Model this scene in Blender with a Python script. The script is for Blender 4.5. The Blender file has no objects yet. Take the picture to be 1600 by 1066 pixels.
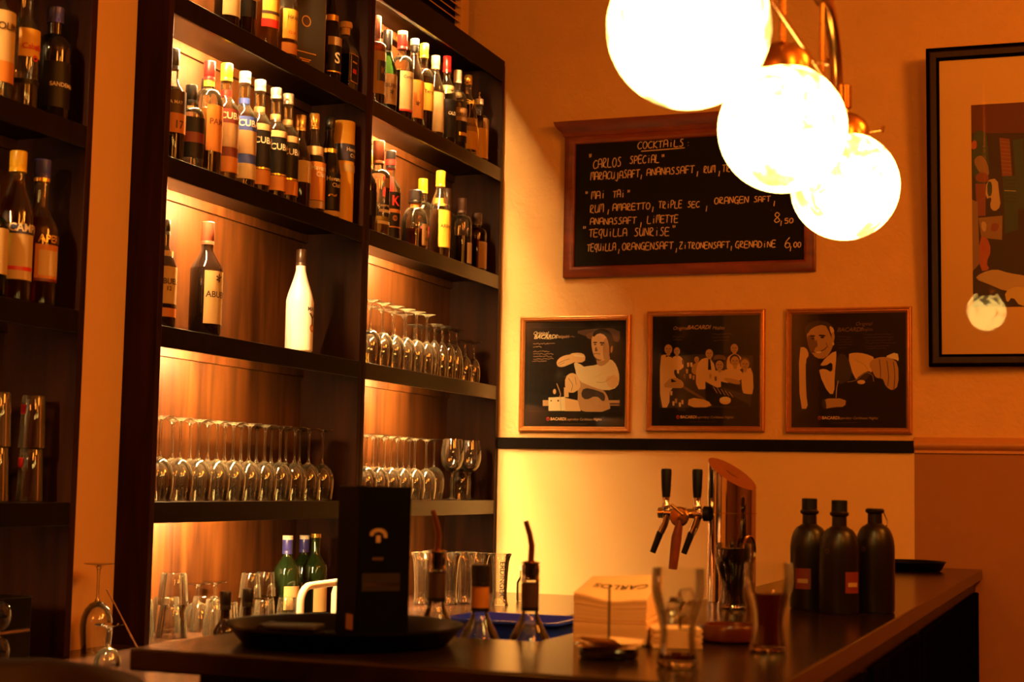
import bpy, math, random
from mathutils import Vector, Matrix
random.seed(7)
PI = math.pi
C = bpy.context.scene.collection
SC = bpy.context.scene
EZ = 1.37                      # eye height above the floor

# ------------------------------------------------------------------ camera
cam_d = bpy.data.cameras.new('camera')
cam = bpy.data.objects.new('camera', cam_d); C.objects.link(cam)
YAW, PITCH, ROLL = 0.35983298, 0.09050426, 0.01969266
def cam_axes():
    cy, sy, cp, sp = math.cos(YAW), math.sin(YAW), math.cos(PITCH), math.sin(PITCH)
    f = Vector((-sy*cp, cy*cp, sp)); r = Vector((cy, sy, 0)); u = r.cross(f)
    c, s = math.cos(ROLL), math.sin(ROLL)
    return c*r + s*u, -s*r + c*u, f
_r, _u, _f = cam_axes()
cam.matrix_world = Matrix(((_r.x, _u.x, -_f.x, 0), (_r.y, _u.y, -_f.y, 0), (_r.z, _u.z, -_f.z, EZ), (0, 0, 0, 1)))
cam_d.sensor_width = 36.0
cam_d.lens = 2482.78/1600*36
cam_d.clip_start = 0.05
cam_d.dof.use_dof = True
cam_d.dof.focus_distance = 5.0
cam_d.dof.aperture_fstop = 5.0
SC.camera = cam

# ------------------------------------------------------------------ world, exposure, light settings
w = bpy.data.worlds.new('world'); SC.world = w; w.use_nodes = True
w.node_tree.nodes['Background'].inputs[0].default_value = (0.02, 0.008, 0.002, 1)
w.node_tree.nodes['Background'].inputs[1].default_value = 0.3
SC.view_settings.view_transform = 'Standard'
SC.view_settings.look = 'None'
SC.view_settings.exposure = 0.0
SC.view_settings.gamma = 1.0
SC.view_settings.use_curve_mapping = False
cy_ = SC.cycles
cy_.use_denoising = True
cy_.max_bounces = 12; cy_.transparent_max_bounces = 48; cy_.transmission_bounces = 12
cy_.glossy_bounces = 4; cy_.diffuse_bounces = 4
cy_.caustics_reflective = False; cy_.caustics_refractive = False
cy_.sample_clamp_indirect = 20.0
cy_.blur_glossy = 0.5

ROOM_LIGHT = (1.0, 0.275, 0.02)
TUBE_LIGHT = (1.0, 0.57, 0.20)
def unseen_light(x, y, z, watts, r=0.30):  # unseen point light added to raise the room's ambient level
    ld = bpy.data.lights.new('unseen_room_light', 'POINT'); ld.energy = watts; ld.color = ROOM_LIGHT; ld.shadow_soft_size = r
    o = bpy.data.objects.new('unseen_room_light', ld); C.objects.link(o); o.location = (x, y, z); return o
for (x, y, z, wt) in ((1.2, 3.4, 3.2, 125), (1.0, 1.2, 3.1, 95), (-1.7, -1.5, 3.2, 92), (2.2, 2.4, 3.1, 60)):
    unseen_light(x, y, z, wt)
# ------------------------------------------------------------------ helpers
class MB:
    def __init__(s): s.v = []; s.f = []; s.m = []; s.sm = []
    def add(s, vs, fs, m=0, smooth=False):
        b = len(s.v); s.v += [tuple(p) for p in vs]
        for f in fs:
            s.f.append(tuple(b+i for i in f)); s.m.append(m); s.sm.append(smooth)
    def box(s, x0, x1, y0, y1, z0, z1, m=0):
        vs = [(x, y, z) for x in (x0, x1) for y in (y0, y1) for z in (z0, z1)]
        s.add(vs, [(0,1,3,2), (4,6,7,5), (0,4,5,1), (2,3,7,6), (0,2,6,4), (1,5,7,3)], m)
    def lathe(s, prof, n=32, m=0, close=False, cx=0, cy=0):
        vs = []; fs = []; k = len(prof)
        for (r, z) in prof:
            for i in range(n):
                a = 2*PI*i/n; vs.append((cx + r*math.cos(a), cy + r*math.sin(a), z))
        rng = range(k) if close else range(k-1)
        for j in rng:
            j2 = (j+1) % k
            for i in range(n):
                i2 = (i+1) % n
                fs.append((j*n+i, j*n+i2, j2*n+i2, j2*n+i))
        if not close:
            if prof[0][0] > 1e-6: fs.append(tuple(range(n-1, -1, -1)))
            if prof[-1][0] > 1e-6: fs.append(tuple((k-1)*n+i for i in range(n)))
        s.add(vs, fs, m, True)
    def tube(s, path, r, n=10, m=0, caps=True):
        P = [Vector(p) for p in path]; vs = []; fs = []
        prev = None
        for i, p in enumerate(P):
            t = (P[min(i+1, len(P)-1)] - P[max(i-1, 0)]).normalized()
            if prev is None:
                a = Vector((0, 0, 1)) if abs(t.z) < 0.9 else Vector((1, 0, 0))
                u = t.cross(a).normalized()
            else:
                u = (prev - t*prev.dot(t)).normalized()
            prev = u; v = t.cross(u)
            rr = r[i] if isinstance(r, (list, tuple)) else r
            for j in range(n):
                a = 2*PI*j/n; vs.append(p + rr*(math.cos(a)*u + math.sin(a)*v))
        for i in range(len(P)-1):
            for j in range(n):
                j2 = (j+1) % n; fs.append((i*n+j, i*n+j2, (i+1)*n+j2, (i+1)*n+j))
        if caps:
            fs.append(tuple(range(n-1, -1, -1))); fs.append(tuple((len(P)-1)*n+j for j in range(n)))
        s.add(vs, fs, m, True)
    def prism(s, pts, z0, z1, m=0):
        n = len(pts)
        vs = [(x, y, z0) for x, y in pts] + [(x, y, z1) for x, y in pts]
        s.add(vs, [tuple(range(n-1, -1, -1)), tuple(range(n, 2*n))] + [(i, (i+1) % n, n+(i+1) % n, n+i) for i in range(n)], m)
    def patch(s, r, z0, z1, a0, a1, m=0, n=20, t=0.0006):
        # a bent sheet of paper round a cylinder
        vs = []; fs = []
        for i in range(n+1):
            a = a0 + (a1-a0)*i/n
            for rr in (r, r+t):
                for z in (z0, z1): vs.append((rr*math.cos(a), rr*math.sin(a), z))
        for i in range(n):
            b = 4*i
            fs += [(b+2, b+6, b+7, b+3), (b, b+1, b+5, b+4), (b+1, b+3, b+7, b+5), (b, b+4, b+6, b+2)]
        s.add(vs, fs, m, True)
    def build(s, name, mats, parent=None, loc=None, bevel=0, sharp=35):
        me = bpy.data.meshes.new(name); me.from_pydata(s.v, [], s.f)
        if not isinstance(mats, (list, tuple)): mats = [mats]
        for mt in mats: me.materials.append(mt)
        me.polygons.foreach_set('material_index', s.m)
        me.polygons.foreach_set('use_smooth', s.sm)
        me.update()
        try: me.set_sharp_from_angle(angle=math.radians(sharp))
        except Exception: pass
        o = bpy.data.objects.new(name, me); C.objects.link(o)
        if parent: o.parent = parent
        if loc: o.location = loc
        if bevel:
            bm = o.modifiers.new('bevel', 'BEVEL'); bm.width = bevel; bm.segments = 2; bm.limit_method = 'ANGLE'
        return o

def tag(o, label, cat, group=None, kind=None):
    o['label'] = label; o['category'] = cat
    if group: o['group'] = group
    if kind: o['kind'] = kind
    return o
def thing(name, label, cat, loc=(0, 0, 0), rz=0, group=None):
    o = bpy.data.objects.new(name, None); C.objects.link(o); o.location = loc; o.rotation_euler = (0, 0, rz)
    o.empty_display_size = 0.05
    return tag(o, label, cat, group)
def struct(o):
    o['kind'] = 'structure'; return o
def dup(root, loc, label, rot=None):
    r = root.copy(); C.objects.link(r); r.location = loc; r['label'] = label
    if rot: r.rotation_euler = rot
    for ch in list(root.children):
        c = ch.copy(); C.objects.link(c); c.parent = r
        for g in list(ch.children):
            d = g.copy(); C.objects.link(d); d.parent = c
    return r

# text as flat geometry: (verts2d, faces), starting at x = 0, baseline y = 0
_tc = {}
def text_geo(txt, size=1.0, bold=0.0, shear=0.0):
    key = (txt, bold, shear)
    if key not in _tc:
        cu = bpy.data.curves.new('t', 'FONT'); cu.body = txt; cu.size = 1.0; cu.offset = bold; cu.shear = shear; cu.resolution_u = 3
        ob = bpy.data.objects.new('t', cu); C.objects.link(ob)
        dg = bpy.context.evaluated_depsgraph_get(); dg.update()
        me = bpy.data.meshes.new_from_object(ob.evaluated_get(dg))
        vs = [(v.co.x, v.co.y) for v in me.vertices]; fs = [tuple(p.vertices) for p in me.polygons]
        bpy.data.objects.remove(ob); bpy.data.curves.remove(cu); bpy.data.meshes.remove(me)
        _tc[key] = (vs, fs)
    vs, fs = _tc[key]
    return [(x*size, y*size) for x, y in vs], fs
def wrap_text(mb, txt, size, a0, z, r, m, bold=0.02, shear=0.0, squash=1.0):
    vs, fs = text_geo(txt, size, bold, shear)
    mb.add([(r*math.cos(a0 + squash*x/r), r*math.sin(a0 + squash*x/r), z + y) for x, y in vs], fs, m)

# ------------------------------------------------------------------ materials
_mats = {}
def nodes(name):
    m = bpy.data.materials.new(name); m.use_nodes = True; nt = m.node_tree
    return m, nt, nt.nodes['Principled BSDF']
def pm(name, col, rough=0.5, metal=0.0, spec=0.5, noise=0.0, nscale=30, bump=0.0, coat=0.0):
    if name in _mats: return _mats[name]
    m, nt, b = nodes(name)
    b.inputs['Base Color'].default_value = (*col, 1); b.inputs['Roughness'].default_value = rough
    b.inputs['Metallic'].default_value = metal; b.inputs['Specular IOR Level'].default_value = spec
    b.inputs['Coat Weight'].default_value = coat
    if noise or bump:
        tc = nt.nodes.new('ShaderNodeTexCoord'); n = nt.nodes.new('ShaderNodeTexNoise')
        n.inputs['Scale'].default_value = nscale; n.inputs['Detail'].default_value = 4
        nt.links.new(tc.outputs['Object'], n.inputs['Vector'])
        if noise:
            mx = nt.nodes.new('ShaderNodeMix'); mx.data_type = 'RGBA'
            mx.inputs['A'].default_value = (*[c*(1-noise) for c in col], 1); mx.inputs['B'].default_value = (*[min(1, c*(1+noise)) for c in col], 1)
            nt.links.new(n.outputs['Fac'], mx.inputs['Factor']); nt.links.new(mx.outputs['Result'], b.inputs['Base Color'])
        if bump:
            bp = nt.nodes.new('ShaderNodeBump'); bp.inputs['Strength'].default_value = bump; bp.inputs['Distance'].default_value = 0.004
            nt.links.new(n.outputs['Fac'], bp.inputs['Height']); nt.links.new(bp.outputs['Normal'], b.inputs['Normal'])
    _mats[name] = m; return m
def wood(name, c0, c1, rough, stretch=(14, 14, 1.2), scale=3.0, coat=0.0, spec=0.5):
    if name in _mats: return _mats[name]
    m, nt, b = nodes(name)
    tc = nt.nodes.new('ShaderNodeTexCoord'); mp = nt.nodes.new('ShaderNodeMapping'); mp.inputs['Scale'].default_value = stretch
    n = nt.nodes.new('ShaderNodeTexNoise'); n.inputs['Scale'].default_value = scale; n.inputs['Detail'].default_value = 6; n.inputs['Distortion'].default_value = 0.6
    cr = nt.nodes.new('ShaderNodeValToRGB'); cr.color_ramp.elements[0].position = 0.3; cr.color_ramp.elements[1].position = 0.72
    cr.color_ramp.elements[0].color = (*c0, 1); cr.color_ramp.elements[1].color = (*c1, 1)
    nt.links.new(tc.outputs['Object'], mp.inputs['Vector']); nt.links.new(mp.outputs['Vector'], n.inputs['Vector'])
    nt.links.new(n.outputs['Fac'], cr.inputs['Fac']); nt.links.new(cr.outputs['Color'], b.inputs['Base Color'])
    b.inputs['Roughness'].default_value = rough; b.inputs['Coat Weight'].default_value = coat; b.inputs['Specular IOR Level'].default_value = spec
    _mats[name] = m; return m
def emit(name, col, strength):
    if name in _mats: return _mats[name]
    m, nt, b = nodes(name); b.inputs['Base Color'].default_value = (0, 0, 0, 1)
    b.inputs['Emission Color'].default_value = (*col, 1); b.inputs['Emission Strength'].default_value = strength
    _mats[name] = m; return m
def clear(name, tint=(0.97, 0.97, 0.97), refl=1.0, edge=0.0, rough=0.02, trans=0.0, edge_glow=0.0):
    """thin clear glass: lets light straight through, mirrors by fresnel, bends light towards its edges;
    trans = cloudy body (translucent), haze = warm tint painted towards the edges in place of caught light"""
    if name in _mats: return _mats[name]
    m = bpy.data.materials.new(name); m.use_nodes = True; nt = m.node_tree; nt.nodes.clear()
    N = nt.nodes.new; L = nt.links.new
    out = N('ShaderNodeOutputMaterial'); tr = N('ShaderNodeBsdfTransparent'); tr.inputs[0].default_value = (*tint, 1)
    lw = N('ShaderNodeLayerWeight'); lw.inputs['Blend'].default_value = 0.5
    base = tr
    def mix(a, b, fac):
        x = N('ShaderNodeMixShader')
        if isinstance(fac, float): x.inputs[0].default_value = fac
        else: L(fac, x.inputs[0])
        L(a.outputs[0], x.inputs[1]); L(b.outputs[0], x.inputs[2]); return x
    def edge_fac(power, k):
        p = N('ShaderNodeMath'); p.operation = 'POWER'; p.inputs[1].default_value = power; L(lw.outputs['Facing'], p.inputs[0])
        q = N('ShaderNodeMath'); q.operation = 'MULTIPLY'; q.inputs[1].default_value = k; q.use_clamp = True; L(p.outputs[0], q.inputs[0]); return q.outputs[0]
    if trans:
        tl = N('ShaderNodeBsdfTranslucent'); tl.inputs[0].default_value = (*tint, 1); base = mix(base, tl, float(trans))
    if edge_glow:
        tl = N('ShaderNodeBsdfTranslucent'); tl.inputs[0].default_value = (.95, .80, .52, 1)  # warm diffuse tint painted in so the glass looks lit
        df = N('ShaderNodeBsdfDiffuse'); df.inputs[0].default_value = (.95, .80, .52, 1)
        base = mix(base, mix(tl, df, .5), edge_fac(1.6, edge_glow))
    if edge:
        rf = N('ShaderNodeBsdfRefraction'); rf.inputs['IOR'].default_value = 1.5; rf.inputs['Roughness'].default_value = 0.0; rf.inputs[0].default_value = (*tint, 1)
        base = mix(base, rf, edge_fac(2.5, edge))
    gl = N('ShaderNodeBsdfGlossy'); gl.inputs['Roughness'].default_value = rough
    fr = N('ShaderNodeFresnel'); fr.inputs['IOR'].default_value = 1.5
    ml = N('ShaderNodeMath'); ml.operation = 'MULTIPLY'; ml.inputs[1].default_value = refl; ml.use_clamp = True
    L(fr.outputs[0], ml.inputs[0]); res = mix(base, gl, ml.outputs[0]); L(res.outputs[0], out.inputs[0])
    _mats[name] = m; return m

W_BLACK = wood('black_stained_wood', (0.002, 0.0012, 0.0008), (0.006, 0.003, 0.002), 0.36, spec=0.10)
W_INNER = wood('brown_veneer', (0.022, 0.0062, 0.0013), (0.094, 0.030, 0.0056), 0.44, stretch=(9, 9, 0.8), scale=2.5, spec=0.2)
W_SHELF = wood('shelf_board_wood', (0.005, 0.002, 0.001), (0.012, 0.005, 0.0025), 0.35, stretch=(12, 1, 12), spec=0.2)
W_WORK = wood('worktop_wood', (0.03, 0.012, 0.006), (0.07, 0.028, 0.013), 0.22, stretch=(12, 1, 12))
W_TOP = wood('bar_top_wood', (0.005, 0.002, 0.001), (0.015, 0.0055, 0.0024), 0.20, stretch=(10, 1.5, 10), spec=0.45)
W_RED = wood('red_brown_wood', (0.13, 0.022, 0.008), (0.24, 0.05, 0.016), 0.35, stretch=(2, 8, 8))
W_GOLD = pm('gilt_wood', (0.62, 0.26, 0.07), 0.32, 0.55, noise=0.2, nscale=60)
W_FRAME = wood('black_frame_wood', (0.002, 0.0014, 0.001), (0.004, 0.0025, 0.0016), 0.6, spec=0.0)
W_FRAME_IN = wood('brown_frame_face', (0.02, 0.008, 0.004), (0.035, 0.014, 0.007), 0.35, spec=0.3)
PLASTER = pm('rough_plaster', (0.74, 0.47, 0.20), 0.75, noise=0.08, nscale=9, bump=0.0)
def _plaster():
    nt = PLASTER.node_tree; b = nt.nodes['Principled BSDF']
    tc = nt.nodes.new('ShaderNodeTexCoord'); n1 = nt.nodes.new('ShaderNodeTexNoise'); n1.inputs['Scale'].default_value = 38; n1.inputs['Detail'].default_value = 5
    n1.inputs['Distortion'].default_value = 0.8
    bp = nt.nodes.new('ShaderNodeBump'); bp.inputs['Strength'].default_value = 0.45; bp.inputs['Distance'].default_value = 0.006
    nt.links.new(tc.outputs['Object'], n1.inputs['Vector']); nt.links.new(n1.outputs['Fac'], bp.inputs['Height']); nt.links.new(bp.outputs['Normal'], b.inputs['Normal'])
_plaster()
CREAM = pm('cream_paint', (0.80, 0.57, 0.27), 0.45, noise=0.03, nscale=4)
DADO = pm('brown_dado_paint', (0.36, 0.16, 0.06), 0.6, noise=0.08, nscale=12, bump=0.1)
PILAS = pm('pilaster_paint', (0.74, 0.44, 0.17), 0.65, noise=0.04, nscale=14, bump=0.08)
ROOMP = pm('dark_room_paint', (0.12, 0.045, 0.016), 0.7)
RAIL = pm('rail_paint', (0.55, 0.27, 0.10), 0.3)
FLOORM = wood('floor_boards', (0.05, 0.02, 0.01), (0.10, 0.045, 0.02), 0.4)
CEIL = pm('ceiling_paint', (0.55, 0.36, 0.18), 0.8)
TUBE = emit('lit_tube', TUBE_LIGHT, 1500)
G_CLEAR = clear('clear_glass', (0.985, 0.985, 0.975), 1.5, edge_glow=0.16)
G_BEER = clear('pressed_glass', (0.985, 0.98, 0.965), 2.0, edge_glow=0.46)
G_COLA = clear('soda_glass', (0.985, 0.985, 0.975), 0.7, edge_glow=0.10)
G_STEM = clear('stemware_glass', (0.988, 0.988, 0.985), 2.2, edge=0.10, edge_glow=0.42)
G_PANE = clear('picture_glass', (0.99, 0.99, 0.99), 0.6)
G_GREEN = clear('green_glass', (0.30, 0.52, 0.20), 1.0, trans=0.25)
G_AMBERG = clear('amber_glass', (0.5, 0.2, 0.05), 1.0)
def solid_glass():
    m, nt, b = nodes('solid_glass'); b.inputs['Transmission Weight'].default_value = 1.0; b.inputs['Roughness'].default_value = .04; b.inputs['Base Color'].default_value = (.95, .9, .85, 1); return m
G_BASE = solid_glass()
def liq(name, tint, trans=0.3):
    return clear(name, tint, 0.6, trans=trans)
LIQ = dict(amber=liq('amber_spirit', (0.80, 0.38, 0.07)), gold=liq('golden_spirit', (0.92, 0.64, 0.2)), brown=liq('brown_spirit', (0.36, 0.10, 0.022)),
           dark=liq('dark_spirit', (0.10, 0.022, 0.008)), red=liq('red_aperitif', (0.55, 0.03, 0.008)), tan=liq('tan_spirit', (0.62, 0.38, 0.16), 0.5),
           water=liq('clear_spirit', (0.95, 0.93, 0.88), 0.05), orange=liq('orange_aperitif', (0.65, 0.12, 0.015)))
M = dict(
 dark=pm('dark_glass', (0.012, 0.006, 0.004), 0.06, spec=0.6), blackgl=pm('black_bottle_glass', (0.006, 0.005, 0.005), 0.05, spec=0.6),
 greend=pm('dark_green_glass', (0.010, 0.022, 0.006), 0.06, spec=0.6), white=pm('white_enamel', (0.85, 0.82, 0.76), 0.2),
 cream=pm('cream_paper', (0.50, 0.34, 0.14), 0.6), yellow=pm('yellow_paper', (0.62, 0.33, 0.03), 0.5), orange=pm('orange_paper', (0.50, 0.17, 0.02), 0.5),
 tan=pm('tan_paper', (0.34, 0.19, 0.07), 0.6), black=pm('black_paper', (0.004, 0.003, 0.003), 0.45, spec=0.25), red=pm('red_ink', (0.55, 0.015, 0.01), 0.4),
 darkred=pm('dark_red_paper', (0.14, 0.014, 0.006), 0.45), blue=pm('blue_paper', (0.03, 0.06, 0.30), 0.45), navy=pm('navy_ink', (0.02, 0.025, 0.08), 0.4),
 brown=pm('brown_ink', (0.045, 0.014, 0.006), 0.5), pale=pm('pale_ink', (0.62, 0.50, 0.32), 0.5), gold=pm('gold_foil', (0.83, 0.52, 0.12), 0.25, 0.8),
 ycap=pm('yellow_cap', (0.72, 0.44, 0.015), 0.3), rcap=pm('red_cap', (0.45, 0.012, 0.012), 0.3), bcap=pm('black_cap', (0.012, 0.010, 0.010), 0.3),
 scap=pm('grey_cap', (0.45, 0.40, 0.33), 0.35, 0.5), brcap=pm('brown_cap', (0.20, 0.05, 0.025), 0.35), bluecap=pm('blue_cap', (0.05, 0.05, 0.32), 0.3),
 wcap=pm('white_cap', (0.82, 0.74, 0.62), 0.4), cork=pm('cork', (0.60, 0.36, 0.14), 0.7, noise=0.25, nscale=120), wax=pm('dark_wax', (0.045, 0.02, 0.012), 0.35),
 chrome=pm('polished_chrome', (0.80, 0.74, 0.66), 0.07, 1.0), brass=pm('aged_brass', (0.55, 0.27, 0.08), 0.25, 1.0, noise=0.25, nscale=25),
 rubber=pm('black_rubber', (0.003, 0.0027, 0.0027), 0.5, spec=0.25), stone=pm('brown_stoneware', (0.008, 0.004, 0.002), 0.33, spec=0.3, noise=0.3, nscale=40),
 plastic=pm('black_plastic', (0.003, 0.0027, 0.0027), 0.3, spec=0.16), bluepl=pm('blue_plastic', (0.015, 0.05, 0.95), 0.2),
 paper=pm('napkin_paper', (0.82, 0.56, 0.30), 0.8), leather=pm('dark_leather', (0.010, 0.004, 0.0025), 0.45, spec=0.3, noise=0.3, nscale=50, bump=0.2),
 slate=pm('chalkboard_slate', (0.004, 0.003, 0.002), 0.6, spec=0.15), chalk=pm('chalk', (0.80, 0.62, 0.42), 0.9), ice=clear('ice', (0.95, 0.93, 0.9), 1.0, edge=0.6),
 coke=liq('cola', (0.34, 0.06, 0.012), 0.3), cokedark=pm('dark_cola', (0.003, 0.0012, 0.0008), 0.2, spec=0.25), redwood=W_RED,
)

# ------------------------------------------------------------------ the room
X0 = -2.306          # front plane of the shelving
YB = 6.0             # face of the back wall
def boxobj(name, x0, x1, y0, y1, z0, z1, mat, parent=None, bevel=0):
    mb = MB(); mb.box(x0, x1, y0, y1, z0, z1); return mb.build(name, mat, parent, bevel=bevel)
struct(boxobj('floor', -2.8, 3.2, -3.2, 6.2, -0.1, 0, FLOORM))
struct(boxobj('ceiling', -2.8, 3.2, -3.2, 6.2, 3.7, 3.8, CEIL))
struct(boxobj('wall_back', -2.8, 3.2, YB, YB+0.1, 0, 3.7, PLASTER))
struct(boxobj('wall_left', -2.66, -2.56, -3.2, YB, 0, 3.7, PILAS))
struct(boxobj('wall_right', 3.0, 3.1, -3.2, YB, 0, 3.7, ROOMP))
struct(boxobj('wall_front', -2.8, 3.2, -3.2, -3.1, 0, 3.7, ROOMP))
mb = MB(); mb.box(-2.56, -2.404, 3.205, 3.512, 0, 3.7); mb.box(-2.404, -2.398, 3.205, 3.425, 0, 3.7)
struct(mb.build('wall_pilaster', PILAS))
struct(boxobj('trim_1', X0+0.003, -0.668, YB-0.026, YB, EZ+0.147, EZ+0.191, W_BLACK, bevel=0.002))
struct(boxobj('wall_back_panel', X0+0.003, -0.668, YB-0.012, YB, 0, EZ+0.147, CREAM))
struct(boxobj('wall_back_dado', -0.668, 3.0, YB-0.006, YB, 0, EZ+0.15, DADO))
mb = MB()
prof = [(0.0, 0.146), (0.012, 0.146), (0.014, 0.152), (0.010, 0.157), (0.020, 0.164), (0.026, 0.172), (0.027, 0.180), (0.024, 0.187), (0.016, 0.191), (0.012, 0.194), (0.012, 0.200), (0.006, 0.205), (0.0, 0.205)]
n = len(prof); vs = [(-0.668, YB-d, EZ+z) for d, z in prof] + [(3.0, YB-d, EZ+z) for d, z in prof]
mb.add(vs, [(i, (i+1) % n, n+(i+1) % n, n+i) for i in range(n)] + [tuple(range(n)), tuple(range(2*n-1, n-1, -1))], 0, True)
struct(mb.build('trim_2', RAIL, sharp=60))

# ------------------------------------------------------------------ shelving
LEV = [1.287, 0.846, 0.397, -0.061]      # tops of the shelf boards, from eye height
WT = -0.425                               # top of the back counter, from eye height
XB = X0 - 0.212                           # face of the back panels
def shelf_unit(label, ya, yb, tubes, strength_mat, filler=False):
    t = thing('shelf_unit', label, 'shelf unit', (X0, ya, EZ+WT), group=None)
    def part(name, x0, x1, y0, y1, z0, z1, mat, parent=t, bevel=0.0015):
        return boxobj(name, x0-X0, x1-X0, y0-ya, y1-ya, z0-WT, z1-WT, mat, parent, bevel)
    P = 0.024
    part('side_panel', X0-0.245, X0, ya, ya+P, WT, 1.738, W_SIDE)
    part('side_panel', X0-0.245, X0, yb-P, yb, WT, 1.738, W_SIDE)
    mb = MB()
    part('back_panel', XB-0.012, XB, ya+P, yb-P, WT, 1.65, W_INNER)
    tb = part('top_board', X0-0.245, X0-0.010, ya+P, yb-P, 1.700, 1.722, W_BLACK)
    part('top_fascia', X0-0.010, X0, ya+P, yb-P, 1.645, 1.738, W_BLACK)
    for z in LEV:
        s = part('shelf', XB, X0-0.010, ya+P, yb-P, z-0.022, z, W_SHELF)
        part('shelf_edge', X0-0.010, X0, ya+P, yb-P, z-0.055, z, W_BLACK if ya < 4.5 else W_EDGE, s)
    for z in [1.700] + [q-0.022 for q in LEV]:
        part('back_rail', XB, XB+0.010, ya+P, yb-P, z-0.030, z, W_INNER)
    for z in [1.70-0.022] + [q-0.022 for q in LEV]:
        if not tubes: break
        mb = MB(); zc = z-0.0090-WT; xx = -0.010-0.0078
        mb.tube([(xx, tubes[0]-ya, zc), (xx, tubes[1]-ya, zc)], 0.0055, 12)
        l = mb.build('light_tube', strength_mat, t)
        m3 = MB(); m3.box(-0.062, -0.0102, tubes[0]-ya-.02, tubes[1]-ya+.02, zc+0.0065, zc+0.0085); m3.build('added_light_shield', M['rubber'], l)  # unseen black plate added to keep tube light off the board above
        for yy in (tubes[0]-ya, tubes[1]-ya):
            m2 = MB(); m2.box(xx-0.0075, xx+0.0075, yy-0.006, yy+0.006, zc-0.007, zc+0.0088); m2.build('lamp_holder', M['rubber'], l)
    if filler:
        part('filler_strip', X0-0.05, X0-0.004, yb, YB-0.001, WT, 1.72, W_INNER)
    return t
W_SIDE = wood('dark_panel_wood', (0.010, 0.0028, 0.0010), (0.034, 0.0095, 0.003), 0.4, stretch=(9, 9, 0.8), scale=2.5, spec=0.10)
W_EDGE = wood('shelf_edge_wood', (0.008, 0.003, 0.0015), (0.024, 0.009, 0.004), 0.3, stretch=(12, 1.5, 12), spec=0.3)
shelf_unit('tall dark shelf unit beyond the orange pilaster, holding the yellow-capped red bottle', 1.990, 3.203, (2.10, 2.55), TUBE)
shelf_unit('tall lit wooden shelf unit in the middle with a lone white bottle', 3.513, 4.728, (3.60, 4.14), TUBE)
shelf_unit('tall lit wooden shelf unit in the corner against the back wall', 4.731, 5.984, (4.85, 5.40), TUBE, True)

t = thing('back_counter', 'low back counter under the lit shelf units with glasses on it', 'counter', (-2.1, 4.0, 0))
mb = MB(); mb.prism([(x+2.1, y-4) for x, y in ((-2.555, 1.99), (-1.68, 1.99), (-1.68, YB-.014), (-2.555, YB-.014), (-2.555, 3.516), (-2.392, 3.516), (-2.392, 3.202), (-2.555, 3.202))], EZ+WT-0.04, EZ+WT); mb.build('worktop', W_WORK, t, bevel=.003)
boxobj('base_cabinet', -2.39+2.1, -1.72+2.1, 1.99-4, YB-0.014-4, 0, EZ+WT-0.04, W_BLACK, t)
for k in range(5):
    d = boxobj('door', -1.72+2.1, -1.702+2.1, 2.0+0.79*k-4, 2.78+0.79*k-4, 0.1, EZ+WT-0.06, W_BLACK, t, 0.002)
    boxobj('handle', -1.702+2.1, -1.688+2.1, 2.06+0.79*k-4, 2.18+0.79*k-4, 0.82, 0.835, M['chrome'], d)

# louvred ventilation box on top of the corner unit
t = thing('ventilation_grille', 'louvred ventilation grille above the top of the corner shelf unit', 'vent', (-2.5, 5.4, EZ+1.738))
gx = 0.055
boxobj('housing', -0.055, gx-0.03, -0.5, 0.5, 0, 0.55, M['rubber'], t)
mb = MB(); mb.box(gx-0.03, gx, 0.44, 0.52, 0, 0.56); mb.box(gx-0.03, gx, -0.52, -0.44, 0, 0.56); mb.box(gx-0.03, gx, -0.44, 0.44, 0.50, 0.56); mb.build('grille_frame', PILAS, t, bevel=0.002)
mb = MB()
for k in range(16):
    z = 0.008+0.031*k
    vs = [(gx-0.026, y, z+0.018) for y in (-0.44, 0.44)] + [(gx-0.002, y, z) for y in (-0.44, 0.44)]
    vs += [(x, y, zz+0.004) for x, y, zz in vs]
    mb.add(vs, [(0,1,3,2), (4,6,7,5), (0,4,5,1), (2,3,7,6), (0,2,6,4), (1,5,7,3)])
mb.build('louvre_slats', PILAS, t)

# ------------------------------------------------------------------ bar counter
BZ = -0.268
t = thing('bar_counter', 'dark polished L-shaped wooden bar counter with glasses and napkins on it', 'bar', (-0.7, 4.0, 0))
mb = MB(); pts = [(-1.455, 2.175), (-0.43, 2.175), (-0.43, 5.985), (-0.93, 5.985), (-0.93, 2.622), (-1.455, 2.622)]
mb.prism([(x+0.7, y-4.0) for x, y in pts], EZ+BZ-0.036, EZ+BZ); mb.build('counter_top', W_TOP, t, bevel=0.004)
mb = MB(); pts = [(-1.37, 2.25), (-0.455, 2.25), (-0.455, 5.985), (-0.86, 5.985), (-0.86, 2.54), (-1.37, 2.54)]
mb.prism([(x+0.7, y-4.0) for x, y in pts], 0, EZ+BZ-0.036); mb.build('counter_body', W_BLACK, t)
for k in range(4):
    boxobj('body_panel', -0.455+0.7, -0.440+0.7, 2.34+0.92*k-4, 3.18+0.92*k-4, 0.16, EZ+BZ-0.08, W_FRAME, t, 0.004)
boxobj('work_shelf', -1.40+0.7, -0.90+0.7, 2.54-4, 3.30-4, EZ-0.435, EZ-0.41, M['chrome'], t, 0.002)
boxobj('work_shelf_cabinet', -1.38+0.7, -0.861+0.7, 2.541-4, 3.28-4, 0, EZ-0.435, W_BLACK, t)

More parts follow.
